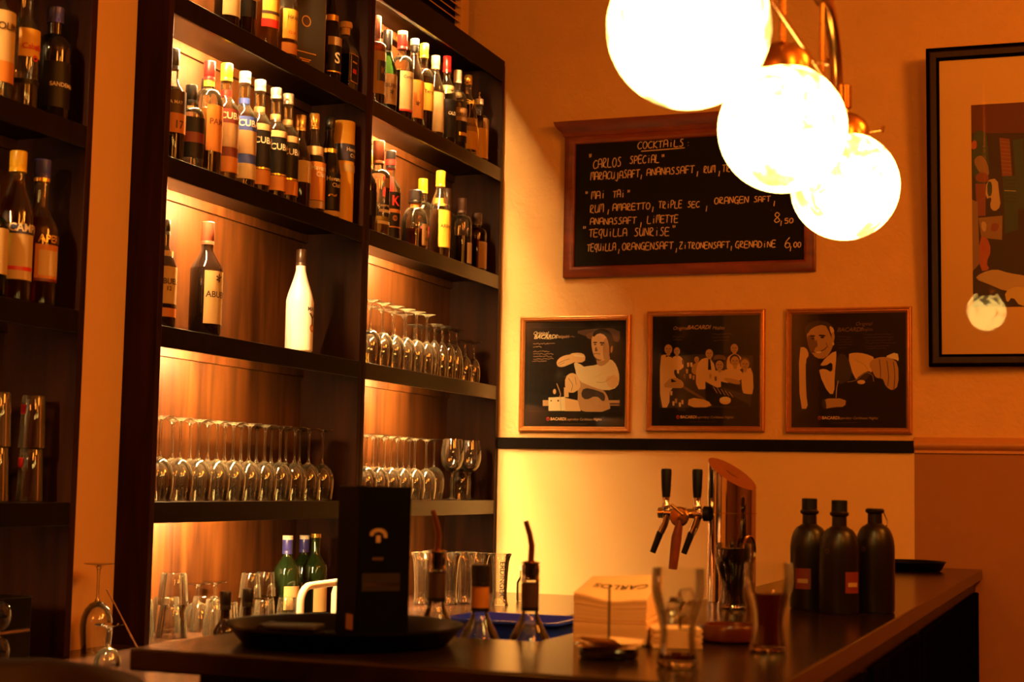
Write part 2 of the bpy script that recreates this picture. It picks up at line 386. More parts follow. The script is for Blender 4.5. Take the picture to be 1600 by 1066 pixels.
# ------------------------------------------------------------------ bottles
def shoulder(r, nr, z0, z1, n=9, p=0.5):
    out = []
    for i in range(n+1):
        t = i/n; s = 0.5-0.5*math.cos(PI*t)
        s = (1-p)*t + p*s
        out.append((r+(nr-r)*s, z0+(z1-z0)*t))
    return out
def round_shoulder(r, nr, z0, z1, n=9):
    return [(nr+(r-nr)*math.sqrt(max(0, 1-(i/n)**2))**1.0, z0+(z1-z0)*(i/n)) for i in range(n+1)]
def bottle_profile(h, r, nr, sh, ne, kind='std'):
    p = [(0, 0.001), (r*0.9, 0.0), (r, 0.006)]
    if kind == 'round': p += round_shoulder(r, nr, sh*h, ne*h, 12)
    elif kind == 'slope': p += shoulder(r, nr, sh*h, ne*h, 10, 0.35)
    elif kind == 'decanter':
        p = [(0, 0.001), (r*0.8, 0.0), (r*0.93, 0.012)] + [(r*math.sin(PI*(0.30+0.62*i/14))**0.7, 0.02+(sh*h+0.02)*i/14) for i in range(15)]
        p = [q for q in p if q[0] > nr] + [(nr, ne*h)]
    else: p += shoulder(r, nr, sh*h, ne*h, 10, 0.9)
    p += [(nr, h*0.985), (nr*0.8, h*0.99)]
    return p
def liquid_profile(prof, h, fill):
    z1 = h*fill; out = [(0, 0.004)]; last = None
    for (r, z) in prof[1:]:
        if z > z1:
            if last: t = (z1-last[1])/max(1e-6, z-last[1]); out.append((max(0.004, last[0]+(r-last[0])*t-0.0028), z1))
            break
        out.append((max(0.004, r-0.0028), max(0.004, z))); last = (r, z)
    out.append((0, z1)); return out
def bottle(name, label, loc, h, r=0.037, nr=0.0145, sh=0.58, ne=0.74, kind='std', glass='clear', liquid=None, fill=0.55,
           cap='bcap', capz=0.86, capr=1.12, captop=None, labels=(), texts=(), neck=None, group=None, square=False, yaw=0.0, laz=-12, band=None, cat='bottle'):
    t = thing(name, label, cat, loc, yaw, group)
    prof = bottle_profile(h, r, nr, sh, ne, kind)
    gm = {'clear': G_CLEAR, 'green': G_GREEN, 'amber': G_AMBERG}.get(glass) or M[glass]
    mb = MB()
    mb.lathe(prof, 4 if square else 28)
    g = mb.build('glass_body', gm, t, sharp=50, bevel=0.006 if square else 0)
    if square: g.rotation_euler = (0, 0, PI/4)
    if liquid:
        mb = MB(); mb.lathe(liquid_profile(prof, h, fill), 4 if square else 24); o = mb.build('liquid', LIQ[liquid], t, sharp=50)
        if square: o.rotation_euler = (0, 0, PI/4)
    if cap:
        mb = MB(); c = nr*capr; z0 = h*capz
        pr = [(nr*0.9, z0), (c, z0), (c, z0+0.008), (c*0.97, z0+0.009), (c*0.97, z0+0.011), (c, z0+0.012), (c, h-0.002), (c*0.92, h), (0, h)]
        mb.lathe(pr, 24); mats = [M[cap]]
        if captop: mb.lathe([(c*1.01, h-0.012), (c*1.01, h+0.0005), (0, h+0.001)], 24, 1); mats.append(M[captop])
        mb.build('cap', mats, t)
    if labels:
        mb = MB(); names = []
        def mi(n):
            if n not in names: names.append(n)
            return names.index(n)
        rr = r*0.72 if square else r
        for k, (z0, z1, m, hw) in enumerate(labels):
            mb.patch(rr+0.0006+0.0005*k, z0*h, z1*h, math.radians(laz-hw), math.radians(laz+hw), mi(m))
        for (s, size, a, z, m) in texts:
            wrap_text(mb, s, size, math.radians(a), z*h, rr+0.0018+0.0005*len(labels), mi(m))
        mb.build('label', [M[n] for n in names], t)
    if band:
        z0, z1, m, rr = band
        mb = MB(); mb.lathe([(rr, z0*h), (rr*1.01, z0*h), (rr*1.01, z1*h), (rr, z1*h)], 24, close=True); mb.build('neck_label', M[m], t)
    return t
XF, XR = X0-0.056, X0-0.140
def at_shelf(lev, y, row=0): return (XF if row == 0 else XR, y, EZ+lev+.0008)
L1, L2, L3, L4 = LEV
# --- middle unit, top row
bottle('rum_bottle', 'brown bottle with a cream label, leftmost on the top shelf of the middle unit', at_shelf(L1, 3.893), .30, glass='dark', labels=[(.12, .5, 'cream', 66)], texts=[])
bottle('rum_bottle', 'dark red-brown bottle with a black label on the top shelf of the middle unit', at_shelf(L1, 3.985), .29, glass='dark', labels=[(.2, .5, 'black', 60), (.38, .42, 'tan', 30)], cap='brcap')
bottle('rum_bottle', 'golden bottle whose yellow label carries a red band, on the top shelf', at_shelf(L1, 4.112), .31, r=.041, liquid='gold', fill=.55, cap='ycap', labels=[(.28, .66, 'yellow', 60), (.33, .36, 'brown', 60), (.2, .28, 'red', 62)], texts=[])
bottle('rum_bottle', 'bottle with an orange-yellow label in two pieces beside the grey gift box', at_shelf(L1, 4.237), .31, liquid='amber', fill=.5, cap='gold', labels=[(.2, .5, 'yellow', 60), (.05, .16, 'orange', 62)], texts=[('HAVA', .016, -50, .40, 'brown'), ('CLUB', .011, -45, .25, 'red')])
t = thing('gift_box', 'flat grey gift box with a yellow ring emblem on the top shelf', 'box', (X0-0.085, 4.40, EZ+L1+.0008), math.radians(-24))
mb = MB(); mb.box(-0.035, 0.035, -0.066, 0.066, 0, 0.30); mb.build('carton', pm('grey_card', (0.030, 0.024, 0.018), 0.4), t, bevel=0.002)
mb = MB()
def ring(mb, cx, cz, r0, r1, x, m=0, n=24):
    vs = [(x, cx+r0*math.cos(2*PI*i/n), cz+r0*math.sin(2*PI*i/n)) for i in range(n)] + [(x, cx+r1*math.cos(2*PI*i/n), cz+r1*math.sin(2*PI*i/n)) for i in range(n)]
    mb.add(vs, [(i, (i+1) % n, n+(i+1) % n, n+i) for i in range(n)], m)
ring(mb, -0.012, 0.165, 0.0145, 0.0185, 0.0358); ring(mb, -0.012, 0.165, 0.0, 0.0145, 0.0358, 1)
for z, l, c in ((0.062, 0.085, -0.012), (0.040, 0.045, -0.012), (0.034, 0.03, -0.01)):
    mb.box(0.035, 0.0359, c-l/2, c+l/2, z, z+0.004, 0)
mb.build('printed_emblem', [M['gold'], M['brown']], t)
mb = MB(); mb.box(-0.030, 0.034, 0.066, 0.0668, 0.003, 0.297, 0); mb.box(-0.010, 0.020, 0.0668, 0.0674, 0.06, 0.11, 1); mb.box(-0.012, 0.022, 0.0668, 0.0674, 0.14, 0.17, 2); mb.build('spine_label', [M['gold'], M['brown'], M['red']], t)
bottle('sparkling_bottle', 'slim tall dark bottle with a black neck ring right of the grey gift box', at_shelf(L1, 4.540), .345, r=.036, glass='blackgl', kind='slope', sh=.42, ne=.8, cap='bcap', labels=[(.10, .36, 'black', 62), (.36, .44, 'tan', 62), (.10, .112, 'gold', 62)], texts=[('S', .05, -40, .19, 'pale')], band=(.60, .66, 'gold', .0255))
t = bottle('tequila_bottle', 'small square-shouldered clear decanter with a round wooden stopper on the top shelf', at_shelf(L1, 4.645), .235, r=.050, nr=.013, sh=.58, ne=.78, square=True, glass='clear', liquid='dark', fill=.52, cap='cork', capz=.82, capr=1.25, kind='slope')
mb = MB(); mb.lathe([(0, .215), (.022, .216), (.024, .226), (.022, .236), (0, .237)], 24); mb.build('stopper', M['cork'], t)
mb = MB(); mb.box(.0375, .0383, -.026, .026, .03, .125, 1); mb.box(.0383, .0389, -.0235, .0235, .033, .122, 0); mb.box(.0389, .0394, -.012, .012, .06, .075, 2); mb.box(.0389, .0394, -.015, .015, .095, .10, 1); mb.build('label', [M['black'], M['gold'], M['red']], t)
# --- middle unit, second row
bottle('rum_bottle', 'dark bottle with an orange number label, half hidden behind the left side panel', at_shelf(L2, 3.628), .314, liquid='dark', fill=.66, cap='bcap', capz=.82, labels=[(.42, .62, 'brown', 70), (.25, .42, 'orange', 70)], texts=[('LA MAY', .013, -75, .50, 'pale'), ('17', .03, -45, .29, 'brown')])
bottle('rum_bottle', 'short round-shouldered clear bottle with a black cap and dark red label', at_shelf(L2, 3.722), .237, r=.039, nr=.015, kind='round', sh=.62, ne=.74, liquid='water', fill=.4, cap='bcap', capz=.78, labels=[(.12, .60, 'black', 70), (.3, .42, 'darkred', 66)], texts=[], band=None)
bottle('rum_bottle', 'clear bottle with a black neck standing in the back row behind the red-capped one', at_shelf(L2, 3.935, 1), .315, liquid='tan', fill=.5, cap='bcap')
bottle('rum_bottle', 'clear bottle with a red cap and a bright orange label on the second shelf', at_shelf(L2, 3.812), .328, r=.041, kind='round', sh=.60, ne=.76, liquid='tan', fill=.57, cap='rcap', capz=.83, labels=[(.20, .60, 'orange', 58)], texts=[('PAM', .024, -52, .43, 'darkred')], band=(.775, .83, 'yellow', .0152), laz=-4)
bottle('rum_bottle', 'bottle with a yellow cap and red-brown lettered label on the second shelf', at_shelf(L2, 3.905), .345, r=.038, nr=.0155, sh=.60, ne=.74, liquid='amber', fill=.52, cap='ycap', capz=.85, labels=[(.20, .60, 'darkred', 80), (.28, .48, 'tan', 80), (.07, .20, 'orange', 80)], texts=[('CUBANEY', .027, -80, .515, 'pale')], band=(.72, .77, 'red', .0165), laz=-8)
bottle('rum_bottle', 'bottle with a grey cap and a blue lettered label on the second shelf', at_shelf(L2, 4.008), .347, r=.038, nr=.0155, sh=.60, ne=.74, liquid='water', fill=.55, cap='scap', capz=.90, labels=[(.20, .60, 'blue', 80), (.28, .48, 'tan', 80), (.07, .20, 'cream', 80)], texts=[('CUBANEY', .027, -80, .515, 'pale')], band=(.72, .77, 'blue', .0165), laz=-8)
for k, y in enumerate((4.098, 4.196, 4.272)):
    bottle('rum_bottle', ('leftmost', 'middle', 'rightmost')[k] + ' of the three grey-capped bottles with black lettered labels on the second shelf', at_shelf(L2, y), .345, r=.036, nr=.0155, sh=.60, ne=.74, liquid='brown', fill=.15, cap='scap', capz=.90, labels=[(.20, .60, 'black', 80), (.545, .60, 'tan', 80), (.07, .20, 'orange', 80), (.205, .22, 'gold', 80)], texts=[('CUBANEY', .027, -80, .43, 'pale')], band=(.71, .76, 'tan', .0165), laz=-8, group='black-label rum bottles on the second shelf')
bottle('rum_bottle', 'dark bottle with a gold cap and a plain cream label, right of the black labels', at_shelf(L2, 4.357), .297, r=.036, kind='slope', sh=.52, ne=.76, glass='dark', cap='gold', capz=.83, labels=[(.27, .50, 'cream', 75)], texts=[])
bottle('rum_bottle', 'bottle with a gold cap and an orange label bearing a red disc', at_shelf(L2, 4.448), .323, r=.039, kind='slope', sh=.50, ne=.75, liquid='dark', fill=.62, cap='gold', capz=.84, labels=[(.12, .50, 'orange', 75), (.04, .115, 'tan', 75)], texts=[('Havana', .021, -72, .42, 'pale'), ('Club', .021, -48, .355, 'pale')], band=(.57, .66, 'cream', .031))
bottle('rum_bottle', 'slim black bottle with white lettering beside the yellow tube', at_shelf(L2, 4.556), .337, r=.038, kind='slope', sh=.46, ne=.80, glass='blackgl', cap='bcap', labels=[(.08, .44, 'black', 75), (.02, .07, 'cream', 75)], texts=[('Havana', .019, -72, .36, 'pale'), ('Club', .019, -45, .30, 'pale'), ('~', .05, -60, .18, 'gold')], band=(.64, .68, 'gold', .026))
t = thing('bottle_tube', 'tall yellow cardboard tube with a navy band at the right end of the second shelf', 'canister', at_shelf(L2, 4.650), 0)
mb = MB(); mb.lathe([(0, 0), (.040, 0), (.040, .338), (.039, .34), (0, .34)], 32); mb.build('tube_body', M['yellow'], t)
mb = MB(); mb.patch(.0405, .205, .262, -PI, PI*.99, 0, 32); mb.patch(.0412, .17, .195, math.radians(-60), math.radians(30), 1)
wrap_text(mb, 'Havana', .018, math.radians(-45), .238, .042, 2); wrap_text(mb, 'Club', .018, math.radians(-25), .218, .042, 2); mb.build('printed_band', [M['navy'], M['cream'], M['pale'], M['brown']], t)
# --- middle unit, third row
bottle('rum_bottle', 'cream-labelled dark bottle half hidden by the side panel of the nearly empty shelf', at_shelf(L3, 3.616), .292, r=.037, kind='slope', sh=.56, ne=.76, glass='dark', cap='bcap', labels=[(.22, .56, 'cream', 72), (.10, .18, 'orange', 72)], texts=[('ABUELO', .021, -75, .40, 'brown'), ('12', .016, -40, .34, 'brown')], band=(.66, .71, 'cream', .026))
bottle('rum_bottle', 'dark bottle with a red-brown cap and cream label, standing alone on the nearly empty shelf', at_shelf(L3, 3.835), .322, r=.045, nr=.0165, kind='slope', sh=.58, ne=.75, glass='dark', cap='brcap', capz=.80, labels=[(.10, .56, 'cream', 62)], texts=[('ABUELO', .024, -58, .33, 'brown'), ('*', .05, -22, .42, 'brown')], laz=-2)
t = bottle('coconut_liqueur_bottle', 'white opaque bottle with a bare brown neck, alone on the nearly empty shelf', at_shelf(L3, 4.388), .325, r=.043, nr=.0155, sh=.50, ne=.80, kind='slope', glass='white', cap='wax', capz=.84, capr=1.04, labels=[(.02, .49, 'white', 78)], texts=[('MALIBU', .018, -28, .40, 'brown'), ('Y', .05, -17, .27, 'brown'), ('o', .05, -16, .20, 'orange')])
# --- corner unit, first row
R1, R2 = L1, L2
bottle('liqueur_bottle', 'bottle with an orange label half hidden behind the divider, top left of the corner unit', at_shelf(R1, 4.878), .325, r=.036, liquid='brown', fill=.7, cap='brcap', capz=.72, capr=1.2, kind='round', sh=.66, ne=.72, labels=[(.14, .60, 'tan', 75), (.28, .50, 'navy', 40)], texts=[('K', .035, -32, .36, 'tan')])
bottle('brandy_bottle', 'green glass bottle with a black neck and tan label on the corner unit', at_shelf(R1, 4.972), .30, r=.037, kind='slope', sh=.50, ne=.76, glass='green', liquid='brown', fill=.3, cap='bcap', capz=.72, labels=[(.10, .46, 'tan', 76)], texts=[('BURN', .020, -70, .30, 'brown'), ('*', .04, -42, .18, 'brown')])
bottle('liqueur_bottle', 'faceted decanter with a tall red cap and cream label on the corner unit', at_shelf(R1, 5.098), .332, r=.042, kind='round', sh=.60, ne=.73, liquid='dark', fill=.55, cap='rcap', capz=.80, captop='cork', capr=1.25, labels=[(.12, .54, 'cream', 60), (.10, .12, 'red', 60)], texts=[('Carlos', .015, -55, .46, 'brown')])
bottle('brandy_bottle', 'amber bottle with a clear grey cap on the corner unit', at_shelf(R1, 5.205), .334, r=.037, kind='slope', sh=.56, ne=.80, liquid='brown', fill=.82, cap='scap', capz=.93, labels=[(.10, .52, 'orange', 74)], texts=[('*', .04, -50, .20, 'brown')], band=(.86, .92, 'black', .0155))
bottle('brandy_bottle', 'bottle with a yellow cap and yellow label next to the clear grey cap', at_shelf(R1, 5.292), .340, r=.038, kind='round', sh=.60, ne=.72, liquid='dark', fill=.62, cap='ycap', capz=.84, labels=[(.24, .54, 'yellow', 72)], texts=[('Terry', .018, -60, .43, 'brown')])
bottle('whisky_bottle', 'clear bottle with a cork stopper and a large cream label', at_shelf(R1, 5.400), .322, r=.036, kind='slope', sh=.56, ne=.82, liquid='amber', fill=.57, cap='cork', capz=.84, labels=[(.08, .55, 'cream', 74)], texts=[])
bottle('rum_bottle', 'red-capped bottle of dark rum right of the cork-stoppered one', at_shelf(R1, 5.512), .350, r=.038, kind='slope', sh=.55, ne=.76, liquid='dark', fill=.56, cap='rcap', capz=.82, labels=[(.08, .50, 'black', 72)], texts=[('OLD', .018, -55, .33, 'pale')], band=(.61, .66, 'cream', .030))
bottle('rum_bottle', 'dark bottle with a white cap and an arched tan label', at_shelf(R1, 5.618), .322, r=.039, kind='round', sh=.62, ne=.74, liquid='dark', fill=.60, cap='wcap', capz=.84, labels=[(.10, .52, 'black', 74), (.36, .52, 'tan', 74), (.18, .22, 'gold', 40)], texts=[('BRUGAL', .021, -72, .41, 'brown')], band=(.68, .72, 'cream', .02))
tb = bottle('rum_bottle', 'gold-capped dark bottle draped with yellow raffia string', at_shelf(R1, 5.728), .330, r=.038, kind='slope', sh=.56, ne=.78, liquid='dark', fill=.66, cap='gold', capz=.88, labels=[(.08, .46, 'yellow', 74), (.30, .46, 'tan', 74)], texts=[('BRUGAL', .017, -72, .36, 'brown')])
mb = MB()
for k in range(7):
    a0 = math.radians(-110+28*k); z0 = .215+.006*(k % 3)
    path = [((.030+.006*math.sin(3.1*q+k)+.010*min(q, 1))*math.cos(a0+.5*math.sin(q*2+k)), (.030+.006*math.sin(3.1*q+k)+.010*min(q, 1))*math.sin(a0+.5*math.sin(q*2+k)), max(.012, z0-(.10+.02*(k % 4))*q)) for q in [i*.2 for i in range(10)]]
    mb.tube(path, .0009, 6)
for k in range(3):
    mb.tube([((.026+.002*k)*math.cos(q), (.026+.002*k)*math.sin(q), .225-.006*k+.004*math.sin(3*q+k)) for q in [i*.3 for i in range(22)]], .0016, 6)
mb.build('raffia_string', M['yellow'], tb)
t = bottle('syrup_bottle', 'bottle with a white collar and small pump, last on the corner unit upper row', at_shelf(R1, 5.848), .262, r=.039, kind='round', sh=.64, ne=.76, liquid='dark', fill=.70, cap='wcap', capz=.91, capr=1.25, labels=[(.06, .52, 'yellow', 78), (.52, .68, 'tan', 30)], texts=[])
mb = MB(); mb.lathe([(0, .262), (.007, .262), (.007, .272), (.003, .274), (.003, .283), (.005, .284), (.005, .291), (0, .292)], 16); mb.build('pump_nozzle', M['chrome'], t)
# --- corner unit, second row
bottle('liqueur_bottle', 'narrow black bottle with a yellow cap behind the divider, second row of the corner unit', at_shelf(R2, 4.842), .285, r=.033, glass='blackgl', cap='ycap', capz=.78, labels=[(.2, .5, 'black', 70)], texts=[])
bottle('rum_bottle', 'tall clear embossed bottle with a long red-brown cap on the corner unit', at_shelf(R2, 4.926), .336, r=.043, nr=.018, kind='round', sh=.60, ne=.70, liquid='gold', fill=.20, cap='brcap', capz=.76, labels=[(.12, .15, 'pale', 50), (.24, .27, 'pale', 44), (.50, .60, 'tan', 22)], texts=[('Reserva', .014, -60, .30, 'pale')])
bottle('liqueur_bottle', 'black-labelled bottle with a red letter K and a black cap', at_shelf(R2, 5.026), .321, r=.038, nr=.016, kind='slope', sh=.58, ne=.72, liquid='water', fill=.3, cap='bcap', capz=.80, capr=1.15, labels=[(.02, .53, 'black', 72), (.30, .34, 'orange', 72), (.135, .15, 'orange', 72)], texts=[('K', .05, -55, .38, 'red'), ('©', .026, -48, .21, 'orange')], band=(.84, .90, 'red', .0188))
bottle('liqueur_bottle', 'short bottle of dark liquor with a bright red cap in the back row', at_shelf(R2, 5.185, 1), .262, r=.044, nr=.019, kind='round', sh=.55, ne=.68, liquid='dark', fill=.42, cap='rcap', capz=.72)
bottle('whisky_decanter', 'squat round decanter with a fat black stopper on the corner unit', at_shelf(R2, 5.245), .220, r=.049, nr=.017, kind='round', sh=.40, ne=.72, liquid='brown', fill=.34, cap='bcap', capz=.78, capr=1.45, labels=[(.06, .42, 'tan', 34)], texts=[('1885', .016, -18, .14, 'brown'), ('*', .03, -12, .27, 'brown')], laz=2, band=(.70, .78, 'orange', .0185))
bottle('whisky_bottle', 'clear bottle with a yellow cap and red label behind the round decanter', at_shelf(R2, 5.50, 1), .315, r=.043, nr=.0165, kind='round', sh=.56, ne=.72, liquid='brown', fill=.42, cap='ycap', capz=.82, labels=[(.22, .44, 'black', 72), (.27, .40, 'red', 60)], texts=[('SAN', .022, -58, .30, 'pale')])
bottle('rum_bottle', 'clear bottle with a tall yellow cap and bright yellow label on the corner unit', at_shelf(R2, 5.475), .336, r=.041, nr=.0165, kind='slope', sh=.56, ne=.80, liquid='gold', fill=.55, cap='ycap', capz=.82, labels=[(.12, .54, 'yellow', 66)], texts=[('AREHUCAS', .018, -62, .34, 'brown')], laz=-6, band=(.62, .68, 'yellow', .028))
bottle('brandy_bottle', 'clear bottle with a dark wax cap behind the bright yellow label', at_shelf(R2, 5.74, 1), .322, r=.038, kind='round', sh=.60, ne=.72, liquid='dark', fill=.36, cap='wax', capz=.78)
bottle('brandy_bottle', 'round-shouldered half-full bottle with a dark wax cap and a small tan label', at_shelf(R2, 5.692), .269, r=.041, nr=.0165, kind='round', sh=.62, ne=.76, liquid='dark', fill=.44, cap='wax', capz=.78, labels=[(.04, .34, 'tan', 40)], texts=[], laz=8)
bottle('brandy_bottle', 'low dusty bottle with a wide dark cap, last on the corner unit second row', at_shelf(R2, 5.852), .238, r=.041, nr=.018, kind='round', sh=.64, ne=.76, glass='amber', liquid='brown', fill=.60, cap='wax', capz=.80, labels=[(.05, .5, 'tan', 44)])
# --- left unit
N1, N2 = L2, L3
bottle('rum_bottle', 'clear bottle with a cream label at the photo edge, above the green bottle', at_shelf(N1, 2.905), .30, r=.038, kind='slope', sh=.62, ne=.78, liquid='water', fill=.6, cap='wcap', labels=[(.28, .68, 'cream', 75), (.13, .29, 'orange', 60)], texts=[('BOLIN', .024, -70, .53, 'brown')])
bottle('tequila_bottle', 'clear slender bottle with a yellow shield label in the upper row of the left unit', at_shelf(N1, 3.002), .305, r=.034, nr=.0165, kind='slope', sh=.60, ne=.74, liquid='tan', fill=.22, cap='scap', capz=.9, labels=[(.40, .62, 'yellow', 62), (.19, .23, 'black', 80)], texts=[('Caballo', .019, -60, .46, 'red'), ('o', .03, -20, .37, 'red')])
bottle('port_bottle', 'black bottle with a blue cap in the upper row of the left unit', at_shelf(N1, 3.112), .277, r=.041, nr=.017, kind='round', sh=.60, ne=.76, glass='blackgl', cap='bluecap', capz=.86, capr=1.2, labels=[(.1, .5, 'black', 75)], texts=[('SANDEMAN', .014, -62, .28, 'pale')])
bottle('herb_liqueur_bottle', 'green bottle at the very left edge beside the yellow-capped red bottle', at_shelf(N2, 2.915), .26, r=.039, kind='round', sh=.6, ne=.72, glass='green', cap='bcap', labels=[(.2, .6, 'cream', 75)])
bottle('aperitif_bottle', 'yellow-capped bottle of red aperitif in the lower row of the left unit', at_shelf(N2, 3.000), .352, r=.040, nr=.0165, kind='slope', sh=.58, ne=.80, liquid='red', fill=.80, cap='ycap', capz=.86, capr=1.2, labels=[(.14, .50, 'cream', 74), (.20, .225, 'red', 74), (.44, .50, 'navy', 74)], texts=[('CAMPARI', .026, -72, .455, 'pale')])
bottle('aperitif_bottle', 'blue-capped bottle of dark orange aperitif, right of the yellow-capped one', at_shelf(N2, 3.090), .350, r=.042, nr=.0175, kind='slope', sh=.52, ne=.68, liquid='orange', fill=.60, cap='bluecap', capz=.87, capr=1.15, labels=[(.16, .41, 'orange', 52), (.20, .37, 'cream', 40), (.16, .18, 'darkred', 52)], texts=[('APEROL', .025, -55, .425, 'gold')], band=(.845, .87, 'gold', .0195))

# ------------------------------------------------------------------ stemware and tumblers
ORD = ['first', 'second', 'third', 'fourth', 'fifth', 'sixth', 'seventh', 'eighth', 'ninth', 'tenth', 'eleventh', 'twelfth', 'thirteenth']
def stem_glass(name, label, loc, h, foot_r, stem_top, bowl, inverted=True, group=None, cat='glass'):
    """bowl: list of (r, z fraction between stem_top and h)"""
    t = thing(name, label, cat, loc, 0, group)
    if inverted:
        t.rotation_euler = (PI, 0, 0); t.location.z += h
    mb = MB(); mb.lathe([(0, 0), (foot_r, 0), (foot_r, .0016), (foot_r*.55, .004), (.007, .009), (.0045, .016), (0, .016)], 28); mb.build('foot', G_STEM, t)
    mb = MB(); mb.lathe([(.0046, .014), (.0036, .03), (.0034, stem_top*.8), (.0044, stem_top*.95), (.008, stem_top+.003)], 14); mb.build('stem', G_STEM, t)
    outer = [(r, stem_top+(h-stem_top)*f) for r, f in bowl]
    inner = [(max(0, r-.0013), z+(.0022 if i == 0 else 0)) for i, (r, z) in enumerate(outer)]
    mb = MB(); mb.lathe([(0, outer[0][1])]+outer+inner[::-1]+[(0, inner[0][1])], 32); mb.build('bowl', G_STEM, t)
    return t
WINE = [(.004, 0), (.018, .06), (.030, .17), (.0375, .32), (.040, .47), (.0395, .62), (.0375, .8), (.0345, 1)]
FLUTE = [(.004, 0), (.012, .05), (.020, .16), (.0255, .34), (.028, .55), (.0275, .75), (.0245, 1)]
def row(first, n0, ys, lev, rowi, fmt, group):
    for i, y in enumerate(ys):
        dup(first, (XF if rowi == 0 else XR, y, first.location.z), fmt % ORD[i+n0])
g0 = stem_glass('wine_glass', 'first upside-down wine glass from the left, front row on the long wine-glass shelf', at_shelf(L4, 3.637), .226, .0345, .108, WINE, group='upside-down wine glasses on the middle unit')
row(g0, 1, [3.734, 3.828, 3.926, 4.014, 4.106, 4.198, 4.292, 4.385, 4.478, 4.571], L4, 0, '%s upside-down wine glass from the left, front row on the long wine-glass shelf', '')
row(g0, 0, [3.735, 3.827, 3.919, 4.015, 4.108, 4.203, 4.296, 4.389, 4.483, 4.575], L4, 1, '%s upside-down wine glass from the left, back row on the long wine-glass shelf', '')
g1 = stem_glass('wine_glass', 'first upside-down wine glass from the left, front row, low in the corner unit', at_shelf(L4, 4.893), .224, .0345, .108, WINE, group='upside-down wine glasses on the corner unit')
row(g1, 1, [4.990, 5.091, 5.194, 5.298, 5.402], L4, 0, '%s upside-down wine glass from the left, front row, low in the corner unit', '')
row(g1, 0, [4.925, 5.022, 5.121, 5.219, 5.328, 5.434], L4, 1, '%s upside-down wine glass from the left, back row, low in the corner unit', '')
b0 = stem_glass('wine_glass', 'left of the two upright red-wine glasses on the lowest shelf of the corner unit', (X0-.052, 5.642, EZ+L4+.0008), .232, .035, .105, [(.004, 0), (.022, .06), (.036, .18), (.043, .36), (.0445, .52), (.042, .75), (.037, 1)], inverted=False, group='red-wine glasses on the corner unit')
dup(b0, (X0-.052, 5.825, EZ+L4+.0008), 'right of the two upright red-wine glasses on the lowest shelf of the corner unit')
for (x, y, s_) in ((X0-.155, 5.705, 'left'), (X0-.125, 5.912, 'right')):
    dup(b0, (x, y, EZ+L4+.2328), s_+' of the two upside-down red-wine glasses behind the upright ones', (PI, 0, 0))
f0 = stem_glass('champagne_flute', 'first tall upside-down glass from the left, front row on the corner unit shelf', at_shelf(L3, 4.900), .226, .034, .100, WINE, group='tall upside-down glasses on the corner unit')
row(f0, 1, [4.998, 5.096, 5.192, 5.284, 5.378], L3, 0, '%s tall upside-down glass from the left, front row on the corner unit shelf', '')
row(f0, 0, [4.975, 5.070, 5.165, 5.260, 5.355], L3, 1, '%s tall upside-down glass from the left, back row on the corner unit shelf', '')
s0 = stem_glass('sherry_glass', 'first narrow upside-down glass from the left, right half of the corner unit shelf', at_shelf(L3, 5.452), .198, .031, .062, FLUTE, group='narrow upside-down glasses on the corner unit')
row(s0, 1, [5.524, 5.596, 5.668], L3, 0, '%s narrow upside-down glass from the left, right half of the corner unit shelf', '')
row(s0, 0, [5.450, 5.520, 5.590, 5.660, 5.732], L3, 1, '%s narrow upside-down glass from the left in the back row of the corner unit shelf', '')
c0 = stem_glass('cordial_glass', 'short upside-down stem glass nearest the right panel, front row', at_shelf(L3, 5.850), .166, .031, .062, FLUTE, group='short upside-down glasses on the corner unit')
dup(c0, (XR+.01, 5.82, EZ+L3+.1668), 'short upside-down stem glass nearest the right panel, behind the front one', (PI, 0, 0))
dup(c0, (XF, 5.760, EZ+L3+.1668), 'short upside-down stem glass left of the one nearest the right panel', (PI, 0, 0))

def tumbler(name, label, loc, h, r0, r1, ribs=0, inverted=True, group=None, mark=None, cat='glass', wall=.003, base=.010):
    t = thing(name, label, cat, loc, random.random()*6, group)
    n = 40 if not ribs else ribs*4
    prof = [(0, 0), (r0*.92, 0), (r0, .004), (r0+(r1-r0)*.5, h*.5), (r1, h-.001), (r1-wall*.5, h), (r1-wall, h-.001), (r0+(r1-r0)*.5-wall, h*.5), (r0-wall, base), (0, base)]
    vs = []; fs = []; k = len(prof)
    for j, (r, z) in enumerate(prof):
        for i in range(n):
            a = 2*PI*i/n; rr = r
            if ribs and 2 <= j <= 3: rr = r*(1+.022*math.cos(ribs*a))
            vs.append((rr*math.cos(a), rr*math.sin(a), z))
    for j in range(k-1):
        for i in range(n):
            i2 = (i+1) % n; fs.append((j*n+i, j*n+i2, (j+1)*n+i2, (j+1)*n+i))
    mb = MB(); mb.add(vs, fs, 0, True); mb.build('glass_wall', G_BEER, t, sharp=50)
    if mark:
        mb = MB(); mb.patch(r0+(r1-r0)*.25+.0007, h*.18, h*.36, -.35, .35, 0, 8); o = mb.build('printed_mark', M[mark], t)
        t.rotation_euler.z = math.radians(-40)
        if inverted: o.rotation_euler = (0, 0, math.radians(70))
    if inverted:
        t.rotation_euler.x = PI; t.location.z += h
    return t
